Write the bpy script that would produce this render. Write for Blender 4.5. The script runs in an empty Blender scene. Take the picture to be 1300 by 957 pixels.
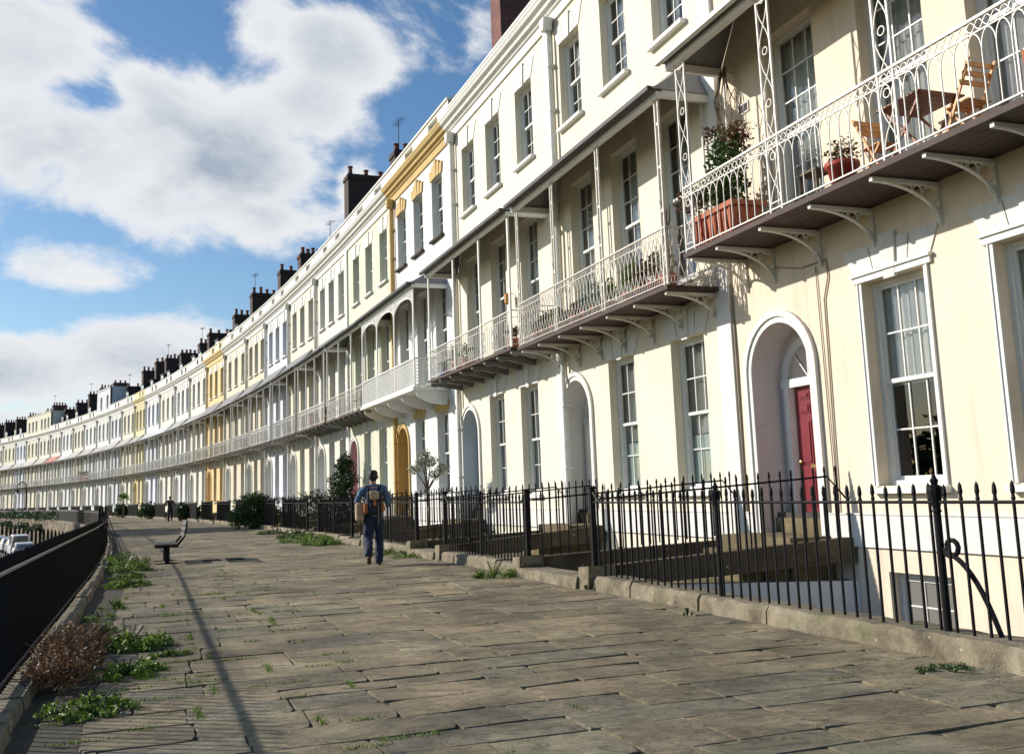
import bpy, math, random
from mathutils import Vector, Matrix, noise
random.seed(7)
R = math.radians
PI = math.pi
sc = bpy.context.scene
COL = sc.collection

# ------------------------------------------------------------------ helpers
class MB:
    """collects faces, built as ONE mesh object"""
    def __init__(s):
        s.v = []; s.f = []; s.m = []; s.sm = False
    def face(s, pts, m=0):
        n = len(s.v); s.v.extend(tuple(p) for p in pts); s.f.append(tuple(range(n, n + len(pts)))); s.m.append(m)
    def box(s, x0, x1, y0, y1, z0, z1, m=0, T=None):
        c = [(x0,y0,z0),(x1,y0,z0),(x1,y1,z0),(x0,y1,z0),(x0,y0,z1),(x1,y0,z1),(x1,y1,z1),(x0,y1,z1)]
        if T: c = [T(*p) for p in c]
        n = len(s.v); s.v.extend(c)
        for q in ((0,3,2,1),(4,5,6,7),(0,1,5,4),(1,2,6,5),(2,3,7,6),(3,0,4,7)):
            s.f.append(tuple(n+i for i in q)); s.m.append(m)
    def hexa(s, c, m=0):
        n = len(s.v); s.v.extend(tuple(p) for p in c)
        for q in ((0,3,2,1),(4,5,6,7),(0,1,5,4),(1,2,6,5),(2,3,7,6),(3,0,4,7)):
            s.f.append(tuple(n+i for i in q)); s.m.append(m)
    def prism(s, poly, axis, t0, t1, m=0):
        """poly: 2D points (counter order free); axis 'x','y','z' = extrusion axis"""
        def P(a, b, t):
            return (t,a,b) if axis == 'x' else ((a,t,b) if axis == 'y' else (a,b,t))
        n = len(s.v); k = len(poly)
        s.v.extend(P(a,b,t0) for a,b in poly); s.v.extend(P(a,b,t1) for a,b in poly)
        s.f.append(tuple(range(n, n+k))); s.m.append(m)
        s.f.append(tuple(range(n+2*k-1, n+k-1, -1))); s.m.append(m)
        for i in range(k):
            j = (i+1) % k
            s.f.append((n+i, n+k+i, n+k+j, n+j)); s.m.append(m)
    def tube(s, pts, r, n=6, m=0, caps=True, closed=False, flat=1.0):
        pts = [Vector(p) for p in pts]; k = len(pts)
        if k < 2: return
        rr = r if isinstance(r, (list, tuple)) else [r]*k
        base = len(s.v); up = None
        for i, p in enumerate(pts):
            if closed: t = pts[(i+1) % k] - pts[i-1]
            else: t = pts[min(i+1,k-1)] - pts[max(i-1,0)]
            if t.length < 1e-9: t = Vector((0,0,1))
            t.normalize()
            if up is None:
                a = Vector((0,0,1)) if abs(t.z) < .9 else Vector((0,1,0))
                up = (a - t*a.dot(t)).normalized()
            else:
                up = up - t*up.dot(t)
                up = up.normalized() if up.length > 1e-6 else t.orthogonal().normalized()
            b = t.cross(up)
            for j in range(n):
                a = 2*PI*(j+.5)/n
                s.v.append(tuple(p + up*(math.cos(a)*rr[i]) + b*(math.sin(a)*rr[i]*flat)))
        L = k if closed else k-1
        for i in range(L):
            i2 = (i+1) % k
            for j in range(n):
                j2 = (j+1) % n
                s.f.append((base+i*n+j, base+i2*n+j, base+i2*n+j2, base+i*n+j2)); s.m.append(m)
        if caps and not closed:
            s.f.append(tuple(base+j for j in range(n))); s.m.append(m)
            s.f.append(tuple(base+(k-1)*n+j for j in reversed(range(n)))); s.m.append(m)
    def lathe(s, x, y, prof, n=10, m=0):
        """prof: (r,z) pairs"""
        base = len(s.v)
        for r, z in prof:
            for j in range(n):
                a = 2*PI*j/n
                s.v.append((x+r*math.cos(a), y+r*math.sin(a), z))
        for i in range(len(prof)-1):
            for j in range(n):
                j2 = (j+1) % n
                s.f.append((base+i*n+j, base+i*n+j2, base+(i+1)*n+j2, base+(i+1)*n+j)); s.m.append(m)
        s.f.append(tuple(base+j for j in reversed(range(n)))); s.m.append(m)
        s.f.append(tuple(base+(len(prof)-1)*n+j for j in range(n))); s.m.append(m)
    def mesh(s, name, mats):
        me = bpy.data.meshes.new(name)
        me.from_pydata(s.v, [], s.f)
        for mt in (mats if isinstance(mats, (list, tuple)) else [mats]): me.materials.append(mt)
        me.polygons.foreach_set('material_index', s.m)
        if s.sm: me.polygons.foreach_set('use_smooth', [True]*len(s.f))
        me.update()
        return me
    def build(s, name, mats, parent=None, loc=None, rz=0):
        return place(name, s.mesh(name, mats), parent, loc, rz)

def place(name, me, parent=None, loc=None, rz=0):
    o = bpy.data.objects.new(name, me); COL.objects.link(o)
    if parent: o.parent = parent
    if loc: o.location = loc
    if rz: o.rotation_euler = (0,0,rz)
    return o

def tag(o, label=None, cat=None, group=None, kind=None):
    if label: o['label'] = label
    if cat: o['category'] = cat
    if group: o['group'] = group
    if kind: o['kind'] = kind
    return o

def empty(name, loc, rz=0):
    o = bpy.data.objects.new(name, None); COL.objects.link(o)
    o.location = loc; o.rotation_euler = (0,0,rz); o.empty_display_size = .3
    return o

# ------------------------------------------------------------------ materials
def newmat(name):
    m = bpy.data.materials.new(name); m.use_nodes = True
    nt = m.node_tree; b = nt.nodes['Principled BSDF']
    return m, nt, b
def N(nt, t, **k):
    n = nt.nodes.new(t)
    for a, v in k.items(): setattr(n, a, v)
    return n
def L(nt, a, b): nt.links.new(a, b)
def inp(n, **k):
    for a, v in k.items(): n.inputs[a.replace('_', ' ')].default_value = v
    return n
def rgba(c): return (c[0], c[1], c[2], 1)
def ramp(nt, stops, interp='LINEAR'):
    n = N(nt, 'ShaderNodeValToRGB'); e = n.color_ramp.elements; n.color_ramp.interpolation = interp
    while len(e) < len(stops): e.new(.5)
    for i, (p, c) in enumerate(stops): e[i].position = p; e[i].color = rgba(c) if not isinstance(c, (int, float)) else (c,c,c,1)
    return n
def mixc(nt, fac, a, b, mode='MIX'):
    n = N(nt, 'ShaderNodeMix', data_type='RGBA', blend_type=mode)
    for s, v in ((n.inputs[0], fac), (n.inputs[6], a), (n.inputs[7], b)):
        if isinstance(v, (int, float)): s.default_value = v
        elif isinstance(v, tuple): s.default_value = rgba(v)
        else: L(nt, v, s)
    return n.outputs[2]
def coords(nt, scale=(1,1,1), kind='Object'):
    tc = N(nt, 'ShaderNodeTexCoord'); mp = N(nt, 'ShaderNodeMapping'); mp.inputs['Scale'].default_value = scale
    L(nt, tc.outputs[kind], mp.inputs[0]); return mp.outputs[0]
def noise_(nt, vec, scale, detail=4, rough=.55, dist=0):
    n = N(nt, 'ShaderNodeTexNoise'); L(nt, vec, n.inputs['Vector'])
    inp(n, Scale=scale, Detail=detail, Roughness=rough, Distortion=dist); return n.outputs['Fac']
def bump(nt, b, h, strength=.3, dist=.01):
    n = N(nt, 'ShaderNodeBump'); n.inputs['Strength'].default_value = strength; n.inputs['Distance'].default_value = dist
    L(nt, h, n.inputs['Height']); L(nt, n.outputs[0], b.inputs['Normal'])

def stucco(name, col, var=.08, grime=.24, rough=.75):
    """painted render: mottled, faint vertical weather streaks, stipple"""
    m, nt, b = newmat(name)
    v = coords(nt)
    oi = N(nt, 'ShaderNodeObjectInfo'); ad = N(nt, 'ShaderNodeVectorMath', operation='ADD'); sc_ = N(nt, 'ShaderNodeMath', operation='MULTIPLY')
    L(nt, oi.outputs['Random'], sc_.inputs[0]); sc_.inputs[1].default_value = 50
    L(nt, v, ad.inputs[0]); L(nt, sc_.outputs[0], ad.inputs[1]); v = ad.outputs[0]
    n1 = noise_(nt, v, .9, 5, .6)
    r1 = ramp(nt, [(.3, tuple(c*(1-var) for c in col)), (.7, tuple(min(.85, c*(1+var*.4)) for c in col))])
    L(nt, n1, r1.inputs[0])
    mp = N(nt, 'ShaderNodeMapping'); mp.inputs['Scale'].default_value = (3.2, 3.2, .28); L(nt, v, mp.inputs[0])
    n2 = noise_(nt, mp.outputs[0], 1.6, 6, .65)
    r2 = ramp(nt, [(.52, 0.), (.78, 1.)]); L(nt, n2, r2.inputs[0])
    g = N(nt, 'ShaderNodeMath', operation='MULTIPLY'); L(nt, r2.outputs[0], g.inputs[0]); g.inputs[1].default_value = grime*2.2
    c = mixc(nt, g.outputs[0], r1.outputs[0], tuple(x*.62*k for x, k in zip(col, (1, .97, .9))))
    n3 = noise_(nt, v, 7, 3, .6); r3 = ramp(nt, [(.66, 0.), (.75, 1.)]); L(nt, n3, r3.inputs[0])
    g3 = N(nt, 'ShaderNodeMath', operation='MULTIPLY'); L(nt, r3.outputs[0], g3.inputs[0]); g3.inputs[1].default_value = grime
    c = mixc(nt, g3.outputs[0], c, tuple(x*.7 for x in col))
    nk = noise_(nt, v, .55, 8, .62, 1.6); k1 = N(nt, 'ShaderNodeMath', operation='SUBTRACT'); L(nt, nk, k1.inputs[0]); k1.inputs[1].default_value = .5
    k2 = N(nt, 'ShaderNodeMath', operation='ABSOLUTE'); L(nt, k1.outputs[0], k2.inputs[0]); rk = ramp(nt, [(0, .75), (.003, .93), (.006, 1.)]); L(nt, k2.outputs[0], rk.inputs[0])
    c = mixc(nt, .55, c, rk.outputs[0], 'MULTIPLY')
    L(nt, c, b.inputs['Base Color']); inp(b, Roughness=rough)
    bump(nt, b, noise_(nt, v, 26, 5, .65), .25, .012)
    return m
def simple(name, col, rough=.6, var=.12, scale=8, bumpd=.004, metal=0, spec=.5, bscale=None):
    m, nt, b = newmat(name); v = coords(nt)
    r = ramp(nt, [(.3, tuple(c*(1-var) for c in col)), (.7, tuple(min(.9, c*(1+var)) for c in col))])
    L(nt, noise_(nt, v, scale, 4, .6), r.inputs[0]); L(nt, r.outputs[0], b.inputs['Base Color'])
    inp(b, Roughness=rough, Metallic=metal); b.inputs['Specular IOR Level'].default_value = spec
    if bumpd: bump(nt, b, noise_(nt, v, bscale or scale*4, 4, .6), .4, bumpd)
    return m
def rusty(name, col, rust=(.16,.06,.025), amt=.62, rough=.5, scale=9):
    m, nt, b = newmat(name); v = coords(nt)
    r = ramp(nt, [(amt, 0.), (amt+.08, 1.)]); L(nt, noise_(nt, v, scale, 6, .7), r.inputs[0])
    c = mixc(nt, r.outputs[0], col, rust)
    L(nt, c, b.inputs['Base Color']); inp(b, Roughness=rough)
    bump(nt, b, noise_(nt, v, 60, 3), .3, .003)
    return m

M = {}
M['white'] = stucco('white_masonry_paint', (.74,.73,.68), .05, .2)
M['trim'] = simple('white_trim_paint', (.73,.73,.69), .45, .04, 5, .001)
M['iron'] = rusty('black_iron', (.006,.006,.007), (.018,.010,.007), .62, .6, 14)
M['iron'].node_tree.nodes['Principled BSDF'].inputs['Specular IOR Level'].default_value = .18
M['railtop'] = rusty('sun_sheen_rail_top', (.20,.19,.17), (.10,.07,.045), .6, .6, 9)  # paler than the bars: sunlight off the flat top is put into the colour
M['wiron'] = rusty('white_iron', (.74,.72,.66), (.30,.20,.12), .66, .5, 7)
M['wiron2'] = rusty('weathered_white_iron', (.66,.63,.56), (.22,.13,.07), .57, .55, 6)
M['greyiron'] = rusty('grey_white_iron', (.60,.60,.57), (.25,.17,.11), .64, .5, 6)
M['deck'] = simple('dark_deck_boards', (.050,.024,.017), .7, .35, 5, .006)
M['lead'] = simple('lead_roof', (.15,.16,.175), .55, .2, 3, .003)
M['darkroof'] = simple('bitumen_edge', (.035,.035,.038), .6, .3, 6, .003)
M['greyroof'] = simple('weathered_canopy_sheet', (.20,.20,.19), .6, .14, 3, .003)
M['canvas2'] = simple('pale_canopy_sheet', (.45,.46,.46), .6, .12, 3, .003)
M['canvas3'] = simple('cream_grey_canopy', (.33,.325,.30), .6, .12, 3, .003)
M['copperroof'] = simple('faded_red_awning', (.42,.13,.10), .7, .12, 3, .003)
M['wood'] = simple('oiled_wood', (.60,.29,.09), .5, .3, 14, .003)
M['darkwood'] = simple('reddish_table_wood', (.24,.085,.035), .5, .3, 14, .003)
M['terracotta'] = simple('terracotta', (.42,.13,.065), .8, .2, 9, .004)
M['redpot'] = simple('red_glazed_pot', (.36,.055,.04), .45, .2, 9, .002)
M['soot'] = simple('dark_interior', (.055,.05,.045), .9, .3, 2, 0)
M['curtain'] = simple('white_curtain', (.72,.72,.69), .9, .08, 6, .01)
M['net'] = simple('grey_net', (.55,.55,.50), .9, .1, 5, .01)
M['blind'] = simple('frosted_green_film', (.50,.62,.58), .8, .05, 3, 0)
M['pipe'] = simple('pale_pipe_paint', (.62,.62,.58), .5, .12, 5, .002)
M['yellow'] = stucco('mustard_masonry_paint', (.56,.39,.14), .12, .2)
M['soil'] = simple('soil', (.05,.035,.02), .95, .4, 20, .01)

def brickmat(name, c1, c2, mortar, scale=4.2):
    m, nt, b = newmat(name)
    tc = N(nt, 'ShaderNodeTexCoord'); sp = N(nt, 'ShaderNodeSeparateXYZ'); cb = N(nt, 'ShaderNodeCombineXYZ')
    L(nt, tc.outputs['Object'], sp.inputs[0])
    a = N(nt, 'ShaderNodeMath', operation='ADD'); L(nt, sp.outputs[0], a.inputs[0]); L(nt, sp.outputs[1], a.inputs[1])
    L(nt, a.outputs[0], cb.inputs[0]); L(nt, sp.outputs[2], cb.inputs[1])
    br = N(nt, 'ShaderNodeTexBrick'); L(nt, cb.outputs[0], br.inputs[0])
    inp(br, Scale=scale, Mortar_Size=.02, Color1=rgba(c1), Color2=rgba(c2), Mortar=rgba(mortar))
    n = noise_(nt, tc.outputs['Object'], 2.2, 5, .6); r = ramp(nt, [(.35, 0.), (.65, 1.)]); L(nt, n, r.inputs[0])
    c = mixc(nt, r.outputs[0], br.outputs['Color'], (.02,.015,.013), 'MIX')
    mm = mixc(nt, .55, br.outputs['Color'], c)
    L(nt, mm, b.inputs['Base Color']); inp(b, Roughness=.85)
    bump(nt, b, br.outputs['Fac'], -.4, .01)
    return m
M['brick'] = brickmat('sooty_brick', (.075,.03,.02), (.05,.022,.016), (.06,.05,.04))
M['redbrick'] = brickmat('red_brick', (.24,.065,.045), (.18,.05,.035), (.16,.13,.11))
M['pot'] = simple('chimney_pot_clay', (.22,.07,.045), .8, .35, 6, .004)

def slate():
    m, nt, b = newmat('slate_tiles')
    v = coords(nt)
    br = N(nt, 'ShaderNodeTexBrick'); L(nt, v, br.inputs[0])
    inp(br, Scale=3.0, Mortar_Size=.012, Color1=(.055,.06,.075,1), Color2=(.04,.042,.05,1), Mortar=(.015,.015,.018,1))
    L(nt, br.outputs['Color'], b.inputs['Base Color']); inp(b, Roughness=.5); bump(nt, b, br.outputs['Fac'], -.4, .01)
    return m
M['slate'] = slate()

def stone(name, c1, c2, c3, scale=3.0, moss=0):
    """weathered sandstone: blotches, lichen spots, chips"""
    m, nt, b = newmat(name); v = coords(nt)
    n1 = noise_(nt, v, scale, 6, .65); r1 = ramp(nt, [(.3, c1), (.5, c2), (.72, c3)]); L(nt, n1, r1.inputs[0])
    vo = N(nt, 'ShaderNodeTexVoronoi'); L(nt, v, vo.inputs[0]); inp(vo, Scale=9.0)
    r2 = ramp(nt, [(.10, 1.), (.16, 0.)]); L(nt, vo.outputs['Distance'], r2.inputs[0])
    n4 = noise_(nt, v, 2.5, 3, .5); r4 = ramp(nt, [(.55, 0.), (.62, 1.)]); L(nt, n4, r4.inputs[0])
    mu = N(nt, 'ShaderNodeMath', operation='MULTIPLY'); L(nt, r2.outputs[0], mu.inputs[0]); L(nt, r4.outputs[0], mu.inputs[1])
    c = mixc(nt, mu.outputs[0], r1.outputs[0], (.5,.49,.42))
    if moss:
        n5 = noise_(nt, v, 1.7, 5, .7); r5 = ramp(nt, [(.56, 0.), (.66, moss)]); L(nt, n5, r5.inputs[0])
        c = mixc(nt, r5.outputs[0], c, (.09,.10,.03))
    L(nt, c, b.inputs['Base Color']); inp(b, Roughness=.9)
    h = N(nt, 'ShaderNodeMath', operation='ADD'); L(nt, noise_(nt, v, 9, 6, .7), h.inputs[0]); L(nt, noise_(nt, v, 60, 3, .6), h.inputs[1])
    bump(nt, b, h.outputs[0], .7, .02)
    return m
M['kerb'] = stone('kerb_stone', (.085,.068,.042), (.21,.175,.115), (.36,.31,.22), 3.4, .8)
M['step'] = stone('mossy_step_stone', (.08,.063,.034), (.16,.125,.063), (.24,.20,.11), 2.6, .6)
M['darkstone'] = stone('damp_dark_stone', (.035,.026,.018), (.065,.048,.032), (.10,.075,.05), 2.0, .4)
M['brownstone'] = stone('brown_block_stone', (.045,.030,.016), (.11,.078,.042), (.17,.125,.07), 2.0, .5)
M['vault'] = stone('retaining_wall_stone', (.035,.024,.014), (.12,.09,.055), (.40,.33,.22), 1.2)

def paving():
    """york stone flags: one tone per slab, riven layers, dirt"""
    m, nt, b = newmat('york_stone_flags')
    geo = N(nt, 'ShaderNodeNewGeometry'); tc = N(nt, 'ShaderNodeTexCoord')
    v = tc.outputs['Object']
    rr = ramp(nt, [(0, (.25,.205,.120)), (.2, (.35,.285,.165)), (.4, (.29,.245,.148)), (.6, (.385,.30,.175)), (.8, (.25,.22,.145)), (1, (.34,.295,.185))])
    L(nt, geo.outputs['Random Per Island'], rr.inputs[0])
    n1 = noise_(nt, v, 1.3, 7, .68); r1 = ramp(nt, [(.3, .42), (.62, 1.15)]); L(nt, n1, r1.inputs[0])
    c = mixc(nt, 1.0, rr.outputs[0], r1.outputs[0], 'MULTIPLY')
    # riven laminae: quantised noise, offset per slab
    add = N(nt, 'ShaderNodeVectorMath', operation='ADD'); mul = N(nt, 'ShaderNodeMath', operation='MULTIPLY')
    L(nt, geo.outputs['Random Per Island'], mul.inputs[0]); mul.inputs[1].default_value = 37
    mp = N(nt, 'ShaderNodeMapping'); mp.inputs['Rotation'].default_value = (0,0,R(-20.15)); mp.inputs['Scale'].default_value = (1, 1.7, 1)
    L(nt, v, mp.inputs[0]); L(nt, mp.outputs[0], add.inputs[0]); L(nt, mul.outputs[0], add.inputs[1])
    n2 = noise_(nt, add.outputs[0], 1.1, 7, .62, .5)
    q = N(nt, 'ShaderNodeMath', operation='MULTIPLY'); L(nt, n2, q.inputs[0]); q.inputs[1].default_value = 16
    sn = N(nt, 'ShaderNodeMath', operation='FLOOR'); L(nt, q.outputs[0], sn.inputs[0])
    fr = N(nt, 'ShaderNodeMath', operation='FRACT'); L(nt, q.outputs[0], fr.inputs[0])
    r3 = ramp(nt, [(0, .5), (.14, 1.)]); L(nt, fr.outputs[0], r3.inputs[0])
    c = mixc(nt, .6, c, r3.outputs[0], 'MULTIPLY')
    n5 = noise_(nt, v, 14, 4, .7); r5 = ramp(nt, [(.62, 0.), (.72, .5)]); L(nt, n5, r5.inputs[0])
    c = mixc(nt, r5.outputs[0], c, (.33,.30,.24))
    L(nt, c, b.inputs['Base Color']); inp(b, Roughness=.82)
    h1 = N(nt, 'ShaderNodeMath', operation='MULTIPLY'); L(nt, sn.outputs[0], h1.inputs[0]); h1.inputs[1].default_value = .35
    h2 = N(nt, 'ShaderNodeMath', operation='ADD'); L(nt, h1.outputs[0], h2.inputs[0]); L(nt, n2, h2.inputs[1])
    mp2 = N(nt, 'ShaderNodeMapping'); mp2.inputs['Rotation'].default_value = (0,0,R(-20.15)); mp2.inputs['Scale'].default_value = (1.3, 2.4, 1)
    L(nt, v, mp2.inputs[0]); ad2 = N(nt, 'ShaderNodeVectorMath', operation='ADD'); L(nt, mp2.outputs[0], ad2.inputs[0]); L(nt, mul.outputs[0], ad2.inputs[1])
    nr = noise_(nt, ad2.outputs[0], 2.0, 9, .74, 1.4)
    rd = ramp(nt, [(.36, .28), (.44, .9), (.55, 1.05), (.66, 1.3)]); L(nt, nr, rd.inputs[0])
    c = mixc(nt, .75, c, rd.outputs[0], 'MULTIPLY')
    # hairline clefts where a second noise crosses its mid value
    nc = noise_(nt, ad2.outputs[0], 1.3, 8, .66, 2.0); ab = N(nt, 'ShaderNodeMath', operation='SUBTRACT'); L(nt, nc, ab.inputs[0]); ab.inputs[1].default_value = .52
    ab2 = N(nt, 'ShaderNodeMath', operation='ABSOLUTE'); L(nt, ab.outputs[0], ab2.inputs[0]); rc = ramp(nt, [(.0, .22), (.010, .75), (.022, 1.)]); L(nt, ab2.outputs[0], rc.inputs[0])
    c = mixc(nt, .85, c, rc.outputs[0], 'MULTIPLY')
    # broad stains running over many slabs
    ns = noise_(nt, v, .45, 6, .7, .6); rs_ = ramp(nt, [(.38, .55), (.55, 1.0), (.7, 1.18)]); L(nt, ns, rs_.inputs[0]); c = mixc(nt, .8, c, rs_.outputs[0], 'MULTIPLY')
    L(nt, c, b.inputs['Base Color'])
    hr = N(nt, 'ShaderNodeMath', operation='MULTIPLY_ADD'); L(nt, nr, hr.inputs[0]); hr.inputs[1].default_value = 3.2; L(nt, h2.outputs[0], hr.inputs[2]); h2 = hr
    h3 = N(nt, 'ShaderNodeMath', operation='MULTIPLY_ADD'); L(nt, noise_(nt, v, 45, 4, .7), h3.inputs[0]); h3.inputs[1].default_value = .5; L(nt, h2.outputs[0], h3.inputs[2])
    bump(nt, b, h3.outputs[0], 1.0, .016)
    return m
M['paving'] = paving()
M['joint'] = simple('joint_dirt', (.05,.043,.026), .95, .4, 12, .01)
M['tar'] = simple('tar_seam', (.022,.021,.021), .7, .25, 10, .003)
M['asphalt'] = simple('asphalt', (.055,.055,.057), .9, .15, 6, .004)
M['grassland'] = simple('distant_ground', (.06,.075,.03), .95, .4, .05, 0)
M['concrete'] = simple('grey_render', (.40,.39,.35), .85, .14, 3, .008)

def glassmat(name, clear):
    m, nt, b = newmat(name); out = nt.nodes['Material Output']
    gl = N(nt, 'ShaderNodeBsdfGlossy'); gl.inputs['Roughness'].default_value = .015; gl.inputs['Color'].default_value = (.95,.97,1,1)
    fz = N(nt, 'ShaderNodeFresnel'); fz.inputs[0].default_value = 1.45
    v = coords(nt); nb = N(nt, 'ShaderNodeBump'); nb.inputs['Strength'].default_value = .12; nb.inputs['Distance'].default_value = .02
    L(nt, noise_(nt, v, 1.8, 2, .5), nb.inputs['Height']); L(nt, nb.outputs[0], gl.inputs['Normal'])
    if clear:
        un = N(nt, 'ShaderNodeBsdfTransparent'); un.inputs[0].default_value = (.90,.93,.92,1)
    else:
        un = N(nt, 'ShaderNodeBsdfDiffuse'); 
        oi = N(nt, 'ShaderNodeObjectInfo'); rr = ramp(nt, [(0, (.07,.07,.068)), (.5, (.19,.18,.16)), (1, (.36,.35,.31))]); L(nt, oi.outputs['Random'], rr.inputs[0]); L(nt, rr.outputs[0], un.inputs[0])
    mx = N(nt, 'ShaderNodeMixShader'); mu = N(nt, 'ShaderNodeMath', operation='MULTIPLY_ADD'); L(nt, fz.outputs[0], mu.inputs[0]); mu.inputs[1].default_value = 1.15; mu.inputs[2].default_value = .03
    L(nt, mu.outputs[0], mx.inputs[0]); L(nt, un.outputs[0], mx.inputs[1]); L(nt, gl.outputs[0], mx.inputs[2]); L(nt, mx.outputs[0], out.inputs[0])
    return m
M['glass'] = glassmat('clear_window_glass', True)
M['dglass'] = glassmat('dark_window_glass', False)

def leafmat(name, c1, c2, c3, rough=.5):
    m, nt, b = newmat(name); geo = N(nt, 'ShaderNodeNewGeometry')
    r = ramp(nt, [(0, c1), (.55, c2), (1, c3)]); L(nt, geo.outputs['Random Per Island'], r.inputs[0])
    L(nt, r.outputs[0], b.inputs['Base Color']); inp(b, Roughness=rough)
    tr = N(nt, 'ShaderNodeBsdfTranslucent'); L(nt, r.outputs[0], tr.inputs[0]); mx = N(nt, 'ShaderNodeMixShader'); mx.inputs[0].default_value = .3
    out = nt.nodes['Material Output']; L(nt, b.outputs[0], mx.inputs[1]); L(nt, tr.outputs[0], mx.inputs[2]); L(nt, mx.outputs[0], out.inputs[0])
    return m
M['leaf'] = leafmat('green_leaves', (.02,.05,.012), (.045,.10,.02), (.10,.17,.035))
M['leafdark'] = leafmat('dark_leaves', (.010,.028,.008), (.022,.055,.014), (.05,.09,.025))
M['leafbright'] = leafmat('bright_weed_leaves', (.05,.10,.012), (.13,.22,.025), (.27,.36,.06))
M['leafred'] = leafmat('reddish_leaves', (.09,.035,.02), (.16,.07,.035), (.10,.12,.04))
M['leafpale'] = leafmat('pale_silver_leaves', (.16,.19,.11), (.33,.35,.24), (.58,.58,.46))
M['leafblue'] = leafmat('blue_green_leaves', (.09,.16,.13), (.16,.25,.20), (.30,.38,.30))
M['dead'] = leafmat('dead_brown_twigs', (.07,.030,.012), (.14,.07,.03), (.26,.15,.07))
M['bark'] = simple('bark', (.10,.075,.05), .9, .3, 20, .01)

# ------------------------------------------------------------------ the plan: a chain of house fronts along a crescent
HOUSES = [ # start x, y, heading, width
(6.08,9.44,110.15,7.5),(3.49,16.48,110.15,7.0),(1.08,23.06,110.9,7.94),(-1.75,30.47,111.7,7.51),(-4.53,37.45,112.3,7.82),
(-7.49,44.68,113.2,6.77),(-10.16,50.9,114,7.04),(-13.02,57.33,114.8,6.97),(-15.95,63.66,115.6,6.51),(-18.76,69.53,116.4,8.23),
(-22.42,76.9,117.4,7.6),(-25.91,83.65,118.2,7.81),(-29.61,90.53,119.1,7.02),(-33.02,96.66,120,7.85),(-36.94,103.46,121,7.34),
(-40.72,109.75,121.8,5.99),(-43.88,114.85,122.6,7.16),(-47.74,120.88,123.4,7.01),(-51.6,126.73,124.2,7.67),(-55.91,133.07,125,7.64),
(-60.29,139.33,125.8,6.81),(-64.28,144.86,126.6,7.41),(-68.69,150.81,127.4,7.01),(-72.95,156.37,128.2,7.6),(-77.65,162.34,129,8.02),
(-82.69,168.57,129.7,7.0),(-87.17,173.96,130.4,8.5),(-92.68,180.43,131.2,7.3),(-97.49,185.92,132,7.3)]
_last = HOUSES[-1]
END = (_last[0]+math.cos(R(_last[2]))*_last[3], _last[1]+math.sin(R(_last[2]))*_last[3])
SS = [0.0]
for h in HOUSES: SS.append(SS[-1]+h[3])
_px = [(h[0],h[1]) for h in HOUSES]+[END]
_hd = [HOUSES[0][2]]+[(HOUSES[i-1][2]+HOUSES[i][2])/2 for i in range(1,len(HOUSES))]+[HOUSES[-1][2]]
def terr(s, off, z=0.0):
    """point of the terrace: s along the house fronts, off out from them"""
    if s <= 0: i = 0; t = 0
    elif s >= SS[-1]: i = len(HOUSES)-1; t = 1
    else:
        i = 0
        while SS[i+1] < s: i += 1
        t = (s-SS[i])/(SS[i+1]-SS[i])
    x = _px[i][0]*(1-t)+_px[i+1][0]*t; y = _px[i][1]*(1-t)+_px[i+1][1]*t
    h = _hd[i]*(1-t)+_hd[i+1]*t
    if s < 0:
        x += math.cos(R(h))*s; y += math.sin(R(h))*s
    a = R(h); 
    return (x-math.sin(a)*off, y+math.cos(a)*off, z)
def head(s):
    a = terr(s-.5, 3); b = terr(s+.5, 3); return math.atan2(b[1]-a[1], b[0]-a[0])
SMIN, SMAX = -16.0, SS[-1]

# ------------------------------------------------------------------ shared meshes for windows, doors, brackets
def sash_mesh(w, h, cols, rows, detail):
    """double hung sash, origin bottom centre, y=0 the outer face of the box frame"""
    b = MB(); f = .065; hw = w/2
    b.box(-hw,-hw+f,-.10,0,0,h); b.box(hw-f,hw,-.10,0,0,h); b.box(-hw+f,hw-f,-.10,0,h-f,h); b.box(-hw+f,hw-f,-.11,.01,0,f)
    mid = h*.5
    t = .021 if detail else .04
    for (z0,z1,y) in ((mid-.02,h-f,-.035),(f,mid+.02,-.075)):
        st = .05
        b.box(-hw+f,-hw+f+st,y-.04,y,z0,z1); b.box(hw-f-st,hw-f,y-.04,y,z0,z1)
        b.box(-hw+f+st,hw-f-st,y-.04,y,z0,z0+.055); b.box(-hw+f+st,hw-f-st,y-.04,y,z1-.05,z1)
        x0 = -hw+f+st; x1 = hw-f-st
        for c in range(1, cols):
            x = x0+(x1-x0)*c/cols; b.box(x-t/2,x+t/2,y-.03,y-.004,z0+.055,z1-.05)
        for r in range(1, rows//2):
            z = z0+.055+(z1-z0-.105)*r/(rows//2); b.box(x0,x1,y-.027,y-.007,z-t/2,z+t/2)
    return b
def pane_mesh(w, h):
    b = MB(); hw = w/2-.07; mid = h*.5
    b.face([(-hw,-.055,mid),(hw,-.055,mid),(hw,-.055,h-.07),(-hw,-.055,h-.07)][::-1]); b.face([(-hw,-.095,.07),(hw,-.095,.07),(hw,-.095,mid),(-hw,-.095,mid)][::-1])
    return b
def sill_mesh(w, d=.12, t=.09):
    b = MB(); b.prism([(-.30,0),(d,-.015),(d,-t),(-.30,-t)], 'x', -w/2-.08, w/2+.08); return b
MS = {}
def share(key, fn):
    if key not in MS: MS[key] = fn()
    return MS[key]

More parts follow.
